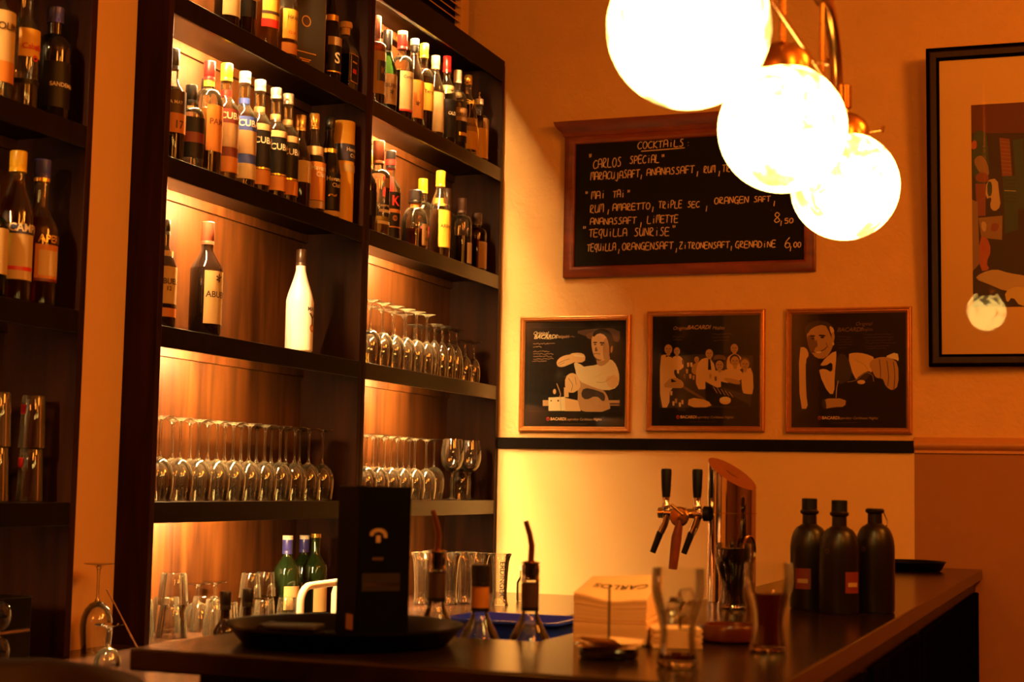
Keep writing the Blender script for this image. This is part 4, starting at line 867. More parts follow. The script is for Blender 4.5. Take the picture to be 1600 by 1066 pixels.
GL = {
 'A': [[(0, 0), (.05, .75), (.25, 1), (.75, 1), (.95, .7), (1, 0)], [(.02, .42), (.98, .45)]],
 'B': [[(0, 0), (0, 1), (.7, .95), (.7, .6), (0, .5), (.9, .4), (.8, .05), (0, 0)]],
 'C': [[(1, .9), (.6, 1), (.15, .75), (0, .4), (.25, .05), (.65, 0), (1, .15)]],
 'D': [[(.05, 0), (.1, 1), (.6, .95), (1, .55), (.75, .1), (.05, 0)]],
 'E': [[(1, 1), (.08, 1), (0, .02), (1, 0)], [(.04, .52), (.85, .54)]],
 'F': [[(.08, 0), (.1, 1), (1, 1)], [(.1, .52), (.8, .55)]],
 'G': [[(.95, .95), (.4, 1), (.05, .6), (.1, .15), (.5, 0), (.9, .2), (.92, .45), (.55, .45)], [(.92, .45), (.9, -.2)]],
 'I': [[(.5, 0), (.5, .68)], [(.48, .95), (.54, .99)]],
 'J': [[(.7, .8), (.72, -.1), (.5, -.35), (.1, -.2)]],
 'K': [[(.05, 0), (.1, 1)], [(.95, 1), (.12, .45), (1, 0)]],
 'L': [[(.08, 1), (.02, .04), (1, 0)]],
 'M': [[(0, 0), (.05, .95), (.45, .95), (.5, .35), (.55, .95), (.95, 1), (1, 0)]],
 'N': [[(.02, 0), (.05, .95), (.9, .05), (.95, 1)]],
 'O': [[(.5, 1), (.12, .8), (0, .4), (.25, .03), (.65, 0), (.98, .35), (.9, .8), (.5, 1), (.35, .95)]],
 'P': [[(.08, 0), (.1, 1), (.75, .98), (.9, .7), (.6, .48), (.1, .45)]],
 'Q': [[(.6, .98), (.1, .75), (.08, .35), (.5, .2), (.85, .5), (.85, .9), (.6, .98)], [(.7, .35), (.72, -.25)]],
 'R': [[(.05, .05), (.1, .95), (.6, 1), (.75, .75), (.2, .4), (.35, .1), (1, 0)]],
 'S': [[(.9, .95), (.45, 1), (.25, .75), (.75, .45), (.8, .15), (.4, 0), (0, .1)]],
 'T': [[(-.05, .96), (1.1, 1)], [(.5, .98), (.45, 0)]],
 'U': [[(.05, 1), (.05, .25), (.35, 0), (.8, .15), (.92, 1)], [(.92, 1), (.95, 0)]],
 'Y': [[(.05, 1), (.5, .5)], [(.95, 1), (.4, 0)]],
 'Z': [[(.05, .95), (.9, 1), (.05, .03), (1, 0)]],
 '0': [[(.5, 1), (.08, .7), (.1, .2), (.5, 0), (.9, .25), (.92, .75), (.5, 1)]],
 '5': [[(.9, 1), (.2, 1), (.15, .6), (.7, .6), (.9, .3), (.6, 0), (.05, .08)]],
 '6': [[(.8, 1.05), (.2, .6), (.05, .2), (.4, 0), (.85, .15), (.8, .45), (.35, .5), (.1, .3)]],
 '8': [[(.55, .52), (.1, .75), (.4, 1.05), (.85, .8), (.45, .5), (.05, .2), (.4, 0), (.9, .2), (.55, .52)]],
 ',': [[(.6, .6), (.4, -.3)]], ':': [[(.5, .1), (.52, .18)], [(.5, .72), (.52, .8)]],
 '"': [[(.25, 1), (.3, .4)], [(.75, 1), (.75, .45)]], "'": [[(.2, 1), (.35, .55)], [(.8, 1), (.75, .6)]],
}
WORDS = [('COCKTAILS', -1.7377, 1.3405, -1.5466, 1.3395, 0.0283), (':', -1.5374, 1.3396, -1.5233, 1.3388, 0.0196), ("'", -1.9396, 1.2962, -1.9278, 1.2956, 0.0372), ('"', -1.6386, 1.2927, -1.6258, 1.292, 0.0197), ('CARLOS', -1.9215, 1.2703, -1.8014, 1.2746, 0.0357), ('SPECIAL', -1.7695, 1.2814, -1.6456, 1.2804, 0.0312), ('MARACUJASAFT', -1.9311, 1.223, -1.7254, 1.2268, 0.03), (',', -1.7254, 1.2226, -1.7138, 1.222, 0.0212), ('ANANASSAFT', -1.6988, 1.2297, -1.5032, 1.2323, 0.0282), (',', -1.4975, 1.2223, -1.4863, 1.2217, 0.0237), ('RUM', -1.4681, 1.2291, -1.4206, 1.2295, 0.0264), (',', -1.4101, 1.2192, -1.3996, 1.2187, 0.0236), ('TRIPLE', -1.3942, 1.2295, -1.296, 1.2285, 0.0277), ('"', -1.9522, 1.1612, -1.9404, 1.1607, 0.0185), ('MAI', -1.9269, 1.1458, -1.8667, 1.1488, 0.0299), ('TAI', -1.8368, 1.1488, -1.7858, 1.1479, 0.0283), ('"', -1.7766, 1.1588, -1.765, 1.1582, 0.0184), ('RUM', -1.9319, 1.0906, -1.8725, 1.0938, 0.032), (',', -1.86, 1.0876, -1.8483, 1.0871, 0.0241), ('AMARETTO', -1.8374, 1.0951, -1.6806, 1.0954, 0.0269), (',', -1.6763, 1.091, -1.6648, 1.0905, 0.0238), ('TRIPLE', -1.6485, 1.0968, -1.5512, 1.0954, 0.028), ('SEC', -1.5315, 1.0959, -1.4809, 1.0937, 0.0236), (',', -1.4598, 1.0845, -1.4486, 1.084, 0.0249), ('ORANGEN', -1.4251, 1.1051, -1.287, 1.1031, 0.0249), ('SAFT', -1.2692, 1.105, -1.2032, 1.1048, 0.0219), (',', -1.1943, 1.0921, -1.1834, 1.0916, 0.0232), ('ANANASSAFT', -1.9304, 1.0423, -1.736, 1.0402, 0.0256), (',', -1.7243, 1.0313, -1.7128, 1.0309, 0.0239), ('LIMETTE', -1.6943, 1.0385, -1.5662, 1.039, 0.0294), ('8', -1.1892, 1.0225, -1.1655, 1.0229, 0.0381), (',', -1.1669, 1.0148, -1.1574, 1.0144, 0.0231), ('50', -1.1507, 1.0182, -1.1144, 1.0194, 0.0204), ('"', -1.9602, 1.0193, -1.9455, 1.0188, 0.0171), ('TEQUILLA', -1.9348, 0.9943, -1.7743, 0.9925, 0.0312), ('SUNRISE', -1.7476, 0.9901, -1.601, 0.9875, 0.0323), ('"', -1.5913, 1.0108, -1.5772, 1.0102, 0.0167), ('TEQUILLA', -1.9412, 0.9364, -1.8199, 0.9365, 0.0283), (',', -1.8139, 0.9279, -1.8023, 0.9275, 0.0211), ('ORANGENSAFT', -1.796, 0.9371, -1.5848, 0.9327, 0.0281), (',', -1.5791, 0.9242, -1.5678, 0.9238, 0.0208), ('ZITRONENSAFT', -1.5636, 0.9334, -1.3614, 0.9292, 0.025), (',', -1.36, 0.9251, -1.3504, 0.9247, 0.0206), ('GRENADINE', -1.3408, 0.9299, -1.1813, 0.9271, 0.0246), ('6', -1.1483, 0.9232, -1.1261, 0.9238, 0.0379), (',', -1.1301, 0.9159, -1.1207, 0.9155, 0.0203), ('00', -1.1154, 0.9235, -1.0846, 0.9251, 0.0216)]
mb = MB()
def stroke(mb, pts, wd, y, m=0):
    # rounded hand-drawn line: Catmull smoothing then a flat ribbon
    P = [Vector((p[0], p[1])) for p in pts]
    if len(P) > 2:
        Q = []
        for i in range(len(P)-1):
            p0, p1, p2, p3 = P[max(i-1, 0)], P[i], P[i+1], P[min(i+2, len(P)-1)]
            for k in range(4):
                s = k/4
                Q.append(0.5*((2*p1)+(p2-p0)*s+(2*p0-5*p1+4*p2-p3)*s*s+(3*p1-p0-3*p2+p3)*s**3)*0.75 + 0.25*(p1*(1-s)+p2*s))
        Q.append(P[-1]); P = Q
    vs = []
    for i, p in enumerate(P):
        d = P[min(i+1, len(P)-1)]-P[max(i-1, 0)]; d = d.normalized() if d.length > 0 else Vector((1, 0)); nrm = Vector((-d.y, d.x))*wd/2
        vs += [(p.x+nrm.x, y, p.y+nrm.y), (p.x-nrm.x, y, p.y-nrm.y)]
    mb.add(vs, [(2*i, 2*i+1, 2*i+3, 2*i+2) for i in range(len(P)-1)], m)
rw = random.Random(3)
GROUPS = []
for k, wd_ in enumerate(WORDS):
    # commas and closing quotes stay with the word before, opening quotes with the word after
    if wd_[0] in (',', ':') or (k in (3, 16, 36)): GROUPS[-1].append(wd_)
    elif GROUPS and len(GROUPS[-1]) == 1 and GROUPS[-1][0][0] in ('"', "'"): GROUPS[-1].append(wd_)
    elif wd_[0] in ('50', '00'): GROUPS[-1].append(wd_)
    else: GROUPS.append([wd_])
for gi, grp in enumerate(GROUPS):
    mb = MB()
    for (wd, xa, za, xb, zb, hh) in grp:
        k = len(wd); adv = (xb-xa)/k
        for i, ch in enumerate(wd):
            ox = xa+adv*i+adv*(.10 if k > 1 else 0)-bcx; oz = za+(zb-za)*(i/k)-bcz+rw.uniform(-.0012, .0012); hj = hh*rw.uniform(.93, 1.04); wj = adv*(.80 if k > 1 else 1)
            for st in GL[ch]: stroke(mb, [(ox+wj*px+.04*hj*pz, oz+hj*pz) for px, pz in st], .0033, -.0126)
    if gi == 0: stroke(mb, [(-1.721-bcx, 1.3297-bcz), (-1.63-bcx, 1.3315-bcz), (-1.5437-bcx, 1.3337-bcz)], .0033, -.0126)
    mb.build('chalk_word', M['chalk'], t)

# ------------------------------------------------------------------ framed pictures
SEP = [pm('print_black', (.006, .0035, .002), .6, spec=.2), pm('print_dark', (.035, .017, .008), .6), pm('print_mid', (.20, .10, .04), .6), pm('print_skin', (.60, .36, .15), .6), pm('print_light', (.90, .60, .27), .6), pm('print_white', (.95, .80, .46), .6), pm('print_red', (.50, .03, .015), .5), pm('print_grey', (.10, .055, .03), .5)]
class Art:
    """flat print: shapes given in the poster's own drawing grid, mapped on the sheet"""
    def __init__(s, tl, tr, br, bl, w, h): s.q = (tl, tr, br, bl); s.w = w; s.h = h; s.mb = MB(); s.k = 0
    def map(s, x, y):
        tl, tr, br, bl = s.q; u, v = .5, .5
        for _ in range(6):
            xl = tl[0]+(bl[0]-tl[0])*v; xr = tr[0]+(br[0]-tr[0])*v; u = (x-xl)/(xr-xl)
            yt = tl[1]+(tr[1]-tl[1])*u; yb = bl[1]+(br[1]-bl[1])*u; v = (y-yt)/(yb-yt)
        u = min(1, max(0, u)); v = min(1, max(0, v))
        return (-s.w/2+s.w*u, s.h/2-s.h*v)
    def poly(s, pts, m):
        s.k += 1; y = -.0060-.00002*s.k
        s.mb.add([(p[0], y, p[1]) for p in (s.map(*q) for q in pts)], [tuple(range(len(pts)))[::-1]], m)
    def ell(s, cx, cy, rx, ry, m, rot=0, n=22):
        s.poly([(cx+rx*math.cos(a)*math.cos(rot)-ry*math.sin(a)*math.sin(rot), cy+rx*math.cos(a)*math.sin(rot)+ry*math.sin(a)*math.cos(rot)) for a in [2*PI*i/n for i in range(n)]], m)
    def soft(s, pts, m, n=2):
        # corner-cut outline: rounder silhouettes from few points
        for _ in range(n-1):
            out = []
            for i in range(len(pts)):
                a, b = pts[i], pts[(i+1) % len(pts)]
                out += [(a[0]*.75+b[0]*.25, a[1]*.75+b[1]*.25), (a[0]*.25+b[0]*.75, a[1]*.25+b[1]*.75)]
            pts = out
        s.poly(pts, m)
    def line(s, pts, m, wd=.0016):
        s.k += 1; stroke(s.mb, [s.map(*q) for q in pts], wd, -.0060-.00002*s.k, m)
    def text(s, txt, x, y, size, m, shear=.3, bold=0):
        s.k += 1; vs, fs = text_geo(txt, size, bold, shear); ox, oz = s.map(x, y)
        s.mb.add([(ox+a, -.0060-.00002*s.k, oz+b) for a, b in vs], fs, m)
    def scrawl(s, x0, x1, y, m, amp=6, seed=0, wd=.0010):
        r = random.Random(seed); pts = []; x = x0
        while x < x1: pts.append((x, y+r.uniform(-amp, amp))); x += r.uniform(5, 11)
        s.line(pts, m, wd)
def poster(label, cx, cz, w, h, art, tilt=0.0):
    t = thing('framed_poster', label, 'framed picture', (cx, YB, EZ+cz), 0, 'gilt framed posters in a row'); t.rotation_euler = (0, tilt, 0)
    mb = MB(); frame_rings(mb, w, h, [(0, 0), (0, .014), (.003, .020), (.007, .022), (.011, .018), (.014, .019), (.018, .014), (.0215, .010), (.0215, .004)]); mb.build('frame', W_GOLD, t)
    boxobj('backing', -w/2+.004, w/2-.004, -.0058, 0, -h/2+.004, h/2-.004, SEP[0], t, 0)
    art.mb.build('print', SEP, t)
    boxobj('glass_pane', -w/2+.020, w/2-.020, -.0108, -.0092, -h/2+.020, h/2-.020, G_PANE, t, 0)
    return t
IW = .464-.043
# first poster: barman in a white jacket shaking a drink
A = Art((105, 130), (868, 127), (852, 940), (82, 940), IW, IW)
A.poly([(105, 130), (868, 127), (852, 940), (82, 940)], 0)
for a, b in (((125, 172), (822, 180)), ((822, 180), (818, 822)), ((818, 822), (122, 824)), ((122, 824), (125, 172))): A.line([a, b], 1, .0008)
A.soft([(470, 210), (600, 190), (820, 185), (820, 300), (760, 280), (600, 260)], 7); A.soft([(560, 230), (640, 210), (640, 270), (580, 270)], 2)
A.poly([(230, 738), (815, 738), (813, 778), (230, 782)], 3); A.poly([(275, 755), (815, 760), (813, 772), (275, 770)], 1)
A.soft([(500, 560), (620, 630), (700, 660), (735, 730), (748, 826), (490, 826), (500, 740)], 3)
A.soft([(545, 640), (640, 660), (710, 690), (700, 760), (640, 700), (560, 740), (520, 700)], 1)
A.soft([(480, 500), (560, 478), (640, 470), (700, 440), (750, 420), (795, 470), (818, 560), (802, 640), (720, 668), (620, 640), (500, 588)], 5)
A.soft([(700, 560), (800, 540), (808, 630), (740, 655)], 4); A.line([(640, 600), (700, 600), (760, 560)], 3, .002); A.line([(560, 560), (640, 560), (690, 520)], 4, .002)
A.soft([(640, 420), (735, 380), (750, 430), (690, 480), (650, 470)], 3)
A.soft([(604, 300), (612, 245), (650, 208), (710, 212), (742, 262), (745, 350), (735, 400), (700, 440), (650, 432), (618, 390)], 4)
A.soft([(700, 260), (745, 270), (745, 400), (700, 440), (690, 360)], 3)
A.soft([(615, 262), (625, 205), (690, 185), (755, 215), (778, 290), (762, 380), (742, 400), (738, 300), (712, 240), (660, 222)], 0)
A.soft([(618, 292), (650, 290), (650, 300), (620, 302)], 0); A.soft([(668, 292), (705, 295), (705, 306), (668, 304)], 0); A.ell(634, 311, 9, 5, 0); A.ell(685, 314, 10, 5, 0)
A.soft([(640, 320), (655, 360), (640, 366), (630, 360)], 2); A.line([(622, 384), (645, 380), (672, 386)], 1, .0022); A.soft([(620, 395), (650, 425), (690, 430), (650, 440)], 2)
A.soft([(750, 330), (768, 320), (764, 370), (750, 380)], 3)
A.soft([(440, 378), (520, 372), (560, 392), (556, 446), (470, 452), (430, 420)], 4); A.soft([(470, 385), (550, 395), (550, 410), (470, 400)], 5)
A.soft([(338, 440), (370, 405), (430, 385), (470, 400), (490, 440), (440, 462), (385, 484), (345, 478)], 4); A.line([(350, 455), (400, 432), (440, 420)], 2, .0018); A.line([(352, 470), (400, 450)], 2, .0014)
A.soft([(470, 440), (540, 470), (640, 560), (600, 610), (500, 560), (480, 500)], 5)
A.soft([(405, 560), (450, 526), (495, 540), (520, 600), (520, 650), (450, 690), (402, 650)], 4); A.line([(430, 570), (460, 620), (450, 670)], 2, .002); A.line([(480, 560), (490, 620)], 2, .0016)
A.poly([(275, 718), (402, 712), (402, 820), (275, 820)], 5); A.poly([(402, 720), (500, 740), (520, 822), (402, 822)], 4); A.ell(295, 742, 6, 6, 1); A.ell(350, 742, 7, 7, 1); A.line([(366, 716), (370, 820)], 1, .001)
A.poly([(395, 640), (430, 640), (430, 715), (395, 715)], 4); A.ell(322, 672, 12, 20, 4); A.line([(340, 610), (368, 690), (360, 712)], 4, .003)
A.text('Original', 160, 232, .020, 5); A.text('BACARDI', 165, 262, .023, 5, .3, .02); A.text('Daiquiri', 330, 258, .018, 4, .3); A.line([(300, 232), (240, 238), (225, 258), (300, 266)], 5, .0012)
A.scrawl(430, 490, 248, 3, 5, 1)
for i, (a, b, y) in enumerate(((160, 330, 300), (160, 235, 325), (160, 290, 362), (160, 325, 380), (160, 310, 400), (160, 320, 418), (160, 270, 437))): A.scrawl(a, b, y, 4, 5, 10+i)
def footer(A, x, y, k=1.0):
    A.ell(x, y-6, 13, 15, 6); A.poly([(x-8, y-12), (x, y-6), (x+8, y-12), (x+4, y), (x, y+6), (x-4, y)], 0)
    A.text('BACARDI', x+18, y+4, .0155, 4, 0, .03); A.text('Legendary Caribbean Nights', x+135, y+4, .0130, 3, .3); A.scrawl(x+90, x+300, y+32, 2, 2, 5, .0007)
footer(A, 270, 888)
poster('framed sepia poster of a barman in a white jacket shaking a drink', -1.986, .447, .464, .464, A)
# second poster: a group of men round a bar
A = Art((103, 97), (922, 90), (903, 942), (78, 935), IW, IW)
A.poly([(103, 97), (922, 90), (903, 942), (78, 935)], 0)
A.poly([(145, 380), (870, 400), (840, 800), (138, 802)], 1)
A.soft([(150, 250), (780, 250), (790, 420), (500, 380), (300, 400), (150, 400)], 0)
def man(A, x, y, s, coat=4, tie=None, face=3, hair=0, pts=None):
    A.soft(pts or [(x-1.7*s, y+5*s), (x-1.6*s, y+2.2*s), (x-.5*s, y+1.3*s), (x+.6*s, y+1.3*s), (x+1.6*s, y+2.2*s), (x+1.7*s, y+5*s)], coat)
    A.soft([(x-.35*s, y+.8*s), (x+.4*s, y+.8*s), (x+.4*s, y+1.6*s), (x-.3*s, y+1.6*s)], face)
    A.ell(x, y-.15*s, .98*s, 1.1*s, hair); A.ell(x+.03*s, y+.12*s, .80*s, 1.0*s, face)
    A.ell(x-.3*s, y, .16*s, .08*s, 0); A.ell(x+.35*s, y, .16*s, .08*s, 0); A.line([(x-.35*s, y+.58*s), (x, y+.66*s), (x+.35*s, y+.56*s)], 1, .0012); A.line([(x, y), (x+.1*s, y+.3*s), (x-.05*s, y+.34*s)], 2, .0012)
    if tie == 'bow': A.poly([(x-.5*s, y+1.3*s), (x, y+1.5*s), (x+.5*s, y+1.3*s), (x+.5*s, y+1.75*s), (x, y+1.55*s), (x-.5*s, y+1.75*s)], 0)
    if tie == 'tie': A.poly([(x-.2*s, y+1.3*s), (x+.2*s, y+1.3*s), (x+.42*s, y+3.6*s), (x-.3*s, y+3.6*s)], 0)
man(A, 283, 358, 30, 4); man(A, 435, 425, 24, 3)
man(A, 725, 340, 36, 4); man(A, 533, 380, 36, 4, 'tie', pts=[(425, 660), (430, 470), (490, 410), (560, 430), (590, 560), (510, 660)])
man(A, 216, 342, 38, 4, 'bow', pts=[(145, 800), (150, 400), (190, 385), (240, 400), (262, 470), (258, 560), (330, 600), (330, 640), (225, 640), (215, 800)])
man(A, 728, 440, 40, 4, pts=[(625, 560), (640, 510), (700, 500), (780, 510), (790, 590), (700, 600)]); man(A, 610, 470, 38, 4, pts=[(520, 640), (545, 530), (600, 510), (680, 520), (690, 600), (620, 650)])
A.soft([(562, 440), (570, 400), (612, 390), (655, 402), (662, 440), (612, 428)], 2); A.line([(566, 440), (612, 430), (660, 442)], 0, .003)
man(A, 803, 465, 40, 4, hair=2, pts=[(780, 690), (775, 560), (800, 510), (862, 490), (868, 700), (820, 700)])
A.soft([(640, 570), (720, 580), (770, 600), (760, 630), (650, 600)], 3); A.poly([(620, 600), (780, 640), (770, 690), (620, 640)], 0)
A.soft([(240, 560), (330, 600), (335, 650), (250, 650), (160, 640)], 3); A.poly([(235, 575), (280, 600), (235, 605)], 0)
A.poly([(330, 630), (560, 770), (545, 785), (325, 650)], 2); A.poly([(500, 600), (830, 780), (830, 800), (560, 790), (500, 740)], 0); A.soft([(370, 720), (520, 745), (550, 800), (360, 800)], 4); A.ell(650, 748, 44, 30, 4); A.ell(650, 738, 42, 18, 5)
for i, (x, y, m) in enumerate(((300, 420, 4), (330, 450, 2), (370, 470, 4), (395, 470, 5), (360, 520, 3), (290, 520, 5), (385, 560, 4), (410, 570, 3), (340, 560, 2), (540, 560, 3), (580, 580, 2), (235, 690, 4), (270, 750, 3), (320, 760, 4), (300, 780, 5), (250, 770, 4))): A.poly([(x-9, y-18), (x+9, y-18), (x+7, y+16), (x-7, y+16)], m)
for i in range(5): A.line([(560+30*i, 640+10*i), (590+30*i, 690+8*i)], 4, .0016)
A.text('Original', 255, 195, .019, 3); A.text('BACARDI', 365, 192, .022, 3, .3, .02); A.text('Mojito', 560, 195, .018, 3)
for i, (a, b, y) in enumerate(((255, 340, 250), (255, 330, 275), (560, 720, 232), (560, 700, 255), (570, 690, 280))): A.scrawl(a, b, y, 2, 5, 30+i)
footer(A, 283, 880)
poster('framed sepia poster of a crowd of men round a bar', -1.4545, .455, .466, .470, A)
# third poster: smiling barman with a bow tie pouring
A = Art((92, 97), (945, 92), (935, 955), (65, 945), IW, IW)
A.poly([(92, 97), (945, 92), (935, 955), (65, 945)], 0)
A.soft([(135, 342), (190, 340), (215, 400), (185, 440), (182, 700), (196, 812), (130, 812)], 4, 2)
A.soft([(185, 420), (330, 440), (420, 380), (500, 400), (560, 580), (560, 830), (200, 830), (185, 620)], 0)
A.soft([(430, 390), (505, 405), (550, 580), (420, 640), (405, 560)], 1)
A.soft([(300, 460), (420, 360), (422, 420), (405, 560), (400, 700), (355, 700), (285, 545)], 4)
A.soft([(505, 400), (560, 385), (640, 395), (720, 430), (680, 560), (600, 600), (550, 580)], 4); A.line([(560, 440), (620, 470), (660, 520)], 3, .0016)
A.soft([(775, 425), (880, 380), (893, 460), (860, 440)], 5)
A.soft([(265, 470), (330, 490), (392, 452), (388, 540), (330, 505), (275, 520)], 0)
A.soft([(200, 200), (260, 160), (360, 150), (405, 200), (410, 280), (390, 360), (340, 430), (270, 430), (220, 370), (200, 290)], 3)
A.soft([(195, 260), (250, 240), (270, 330), (240, 400), (215, 360)], 2); A.soft([(180, 210), (210, 155), (300, 135), (390, 160), (412, 230), (395, 300), (372, 230), (340, 165), (240, 190), (200, 250)], 1)
A.soft([(370, 175), (410, 200), (405, 260), (385, 240)], 4); A.ell(400, 262, 12, 34, 3); A.ell(400, 318, 8, 12, 4)
A.soft([(225, 250), (265, 250), (262, 262), (225, 264)], 0); A.soft([(290, 245), (345, 250), (340, 262), (292, 258)], 0); A.ell(245, 276, 13, 6, 0); A.ell(318, 268, 15, 7, 0)
A.soft([(270, 270), (285, 340), (255, 346), (262, 320)], 2); A.line([(235, 372), (270, 384), (330, 362), (350, 340)], 0, .003); A.line([(345, 310), (360, 345)], 1, .002); A.soft([(250, 380), (320, 372), (290, 392)], 5)
A.soft([(665, 480), (690, 440), (760, 420), (830, 430), (885, 470), (885, 640), (840, 682), (790, 650), (770, 590), (750, 585), (715, 580), (690, 530)], 3)
for a in ([(745, 440), (752, 520), (750, 585)], [(800, 450), (812, 560), (805, 645)], [(850, 460), (858, 560), (850, 670)]): A.line(a, 1, .0026)
A.soft([(560, 590), (650, 525), (690, 540), (640, 600), (580, 620)], 1); A.line([(500, 610), (560, 600), (640, 540), (690, 560), (700, 610)], 3, .0016); A.ell(606, 612, 30, 16, 4)
A.soft([(300, 735), (490, 735), (480, 800), (400, 800), (320, 815)], 3); A.soft([(300, 740), (330, 740), (340, 810), (310, 815)], 1); A.line([(432, 600), (418, 660), (412, 730)], 4, .0022)
A.text('Original', 570, 180, .019, 2); A.text('BACARDI', 430, 225, .022, 2, .3, .02); A.text('Mojito', 600, 222, .018, 2)
for i, (a, b, y) in enumerate(((430, 545, 265), (430, 540, 285), (430, 550, 305), (430, 550, 325), (430, 500, 350), (630, 850, 250), (630, 860, 272), (640, 850, 294), (640, 885, 316), (640, 830, 338), (650, 800, 358))): A.scrawl(a, b, y, 7, 5, 50+i)
footer(A, 282, 888)
poster('framed sepia poster of a smiling barman in a black bow tie', -.9085, .4525, .467, .472, A)

# large picture in the black frame
fw, fh = .98, 1.168
t = thing('framed_photograph', 'large black-framed photograph with a wide cream mount, right edge of the photo', 'framed picture', ((-.611+fw/2)*.9945, YB-.058, EZ+(.4685+fh/2-.003)*.9945))
t.rotation_euler = (.070, 0, .026)
mb = MB(); frame_rings(mb, fw, fh, [(0, 0), (0, .020), (.003, .024), (.013, .024)]); frame_rings(mb, fw, fh, [(.036, .016), (.046, .016), (.046, .004)]); mb.build('frame', W_FRAME, t)
mb = MB(); frame_rings(mb, fw, fh, [(.013, .024), (.016, .021), (.036, .021), (.036, .016)]); mb.build('frame_face', W_FRAME_IN, t)
boxobj('mount', -fw/2+.010, fw/2-.010, -.0055, .0, -fh/2+.010, fh/2-.010, pm('cream_mount', (.88, .58, .24), .7), t, 0)
PW, PH = fw-2*.157, .738
STREET = [pm('street_dark', (.035, .013, .008), .5), pm('street_maroon', (.13, .020, .012), .5), pm('street_teal', (.035, .07, .06), .5), pm('street_cream', (.62, .45, .27), .5), pm('street_orange', (.48, .11, .03), .5), pm('street_tan', (.33, .19, .10), .5), pm('street_brick', (.28, .07, .035), .5), pm('street_yellow', (.80, .60, .22), .5)]
A = Art((100, 70), (955, 40), (955, 862), (100, 862), PW, PH)
A.poly([(100, 70), (955, 40), (955, 862), (100, 862)], 0)
A.poly([(100, 70), (955, 40), (955, 190), (100, 180)], 1)
A.soft([(105, 215), (115, 170), (155, 170), (172, 200), (180, 380), (105, 380)], 2, 2); A.soft([(100, 215), (122, 205), (125, 240), (100, 245)], 4)
A.soft([(108, 290), (125, 270), (150, 268), (172, 300), (180, 350), (150, 345), (130, 330)], 5); A.soft([(115, 345), (150, 330), (178, 350), (170, 375), (120, 370)], 6)
A.poly([(115, 378), (162, 378), (160, 505), (122, 505)], 6); A.soft([(165, 365), (215, 358), (222, 420), (228, 470), (200, 490), (178, 470), (190, 430), (160, 440)], 3, 2); A.soft([(168, 372), (190, 370), (190, 425), (170, 430)], 2, 2)
A.poly([(128, 512), (235, 505), (232, 600), (140, 590)], 5); A.soft([(140, 525), (165, 530), (160, 570), (142, 560)], 3); A.soft([(190, 530), (225, 540), (205, 570), (180, 560)], 6)
A.poly([(100, 440), (125, 450), (132, 690), (100, 720)], 5); A.soft([(130, 590), (165, 585), (185, 640), (160, 690), (178, 715), (130, 722)], 4)
A.poly([(225, 200), (270, 205), (280, 352), (235, 350)], 6)
for i in range(9): A.line([(228+.8*i, 215+15*i), (272+.8*i, 219+15*i)], 5, .0022)
A.poly([(238, 350), (300, 350), (305, 560), (245, 575)], 2)
for i in range(7): A.line([(245, 365+14*i), (300, 368+14*i)], 7 if i == 3 else 0, .0020)
A.poly([(285, 210), (330, 205), (335, 480), (300, 480)], 2); A.poly([(340, 190), (560, 180), (560, 600), (345, 590)], 1); A.poly([(580, 170), (800, 160), (800, 620), (585, 600)], 2); A.poly([(360, 230), (440, 228), (440, 500), (362, 500)], 6); A.poly([(620, 220), (740, 215), (740, 480), (622, 480)], 5); A.poly([(820, 150), (955, 140), (955, 640), (825, 620)], 4)
A.soft([(108, 750), (135, 728), (200, 712), (260, 730), (330, 740), (380, 760), (300, 800), (240, 800), (180, 775)], 3); A.soft([(240, 800), (300, 780), (380, 800), (360, 850), (310, 862), (275, 820), (250, 850)], 7); A.soft([(400, 700), (700, 660), (820, 700), (860, 790), (700, 850), (450, 850), (380, 800)], 3)
A.mb.build('print', STREET, t)
boxobj('glass_pane', -fw/2+.040, fw/2-.040, -.0125, -.0108, -fh/2+.040, fh/2-.040, G_PANE, t, 0)

# ------------------------------------------------------------------ pendant lamp over the bar
GLOBE = bpy.data.materials.new('alabaster_globe'); GLOBE.use_nodes = True
def _globe():
    nt = GLOBE.node_tree; b = nt.nodes['Principled BSDF']; b.inputs['Base Color'].default_value = (.8, .7, .5, 1); b.inputs['Roughness'].default_value = .2
    tc = nt.nodes.new('ShaderNodeTexCoord')
    def tex(sc, loc, dist):
        mp = nt.nodes.new('ShaderNodeMapping'); mp.inputs['Location'].default_value = loc
        n = nt.nodes.new('ShaderNodeTexNoise'); n.inputs['Scale'].default_value = sc; n.inputs['Detail'].default_value = 7; n.inputs['Roughness'].default_value = .62; n.inputs['Distortion'].default_value = dist
        nt.links.new(tc.outputs['Object'], mp.inputs['Vector']); nt.links.new(mp.outputs['Vector'], n.inputs['Vector']); return n
    n1 = tex(14, (0, 0, 0), 1.4); n2 = tex(6, (3, 1, 2), .3)
    ad = nt.nodes.new('ShaderNodeMix'); ad.inputs[0].default_value = .5; nt.links.new(n1.outputs['Fac'], ad.inputs[2]); nt.links.new(n2.outputs['Fac'], ad.inputs[3])
    cr = nt.nodes.new('ShaderNodeValToRGB')
    cr.color_ramp.elements[0].position = .42; cr.color_ramp.elements[0].color = (.06, .047, .010, 1)
    cr.color_ramp.elements[1].position = .50; cr.color_ramp.elements[1].color = (1, .60, .13, 1)
    e = cr.color_ramp.elements.new(.46); e.color = (.13, .09, .02, 1)
    nt.links.new(ad.outputs[0], cr.inputs['Fac']); nt.links.new(cr.outputs['Color'], b.inputs['Emission Color']); b.inputs['Emission Strength'].default_value = 22
_globe()
gl = [(-.477, 1.864), (-.473, 2.444), (-.453, 2.945)]; GZ = .566; gx = -.468
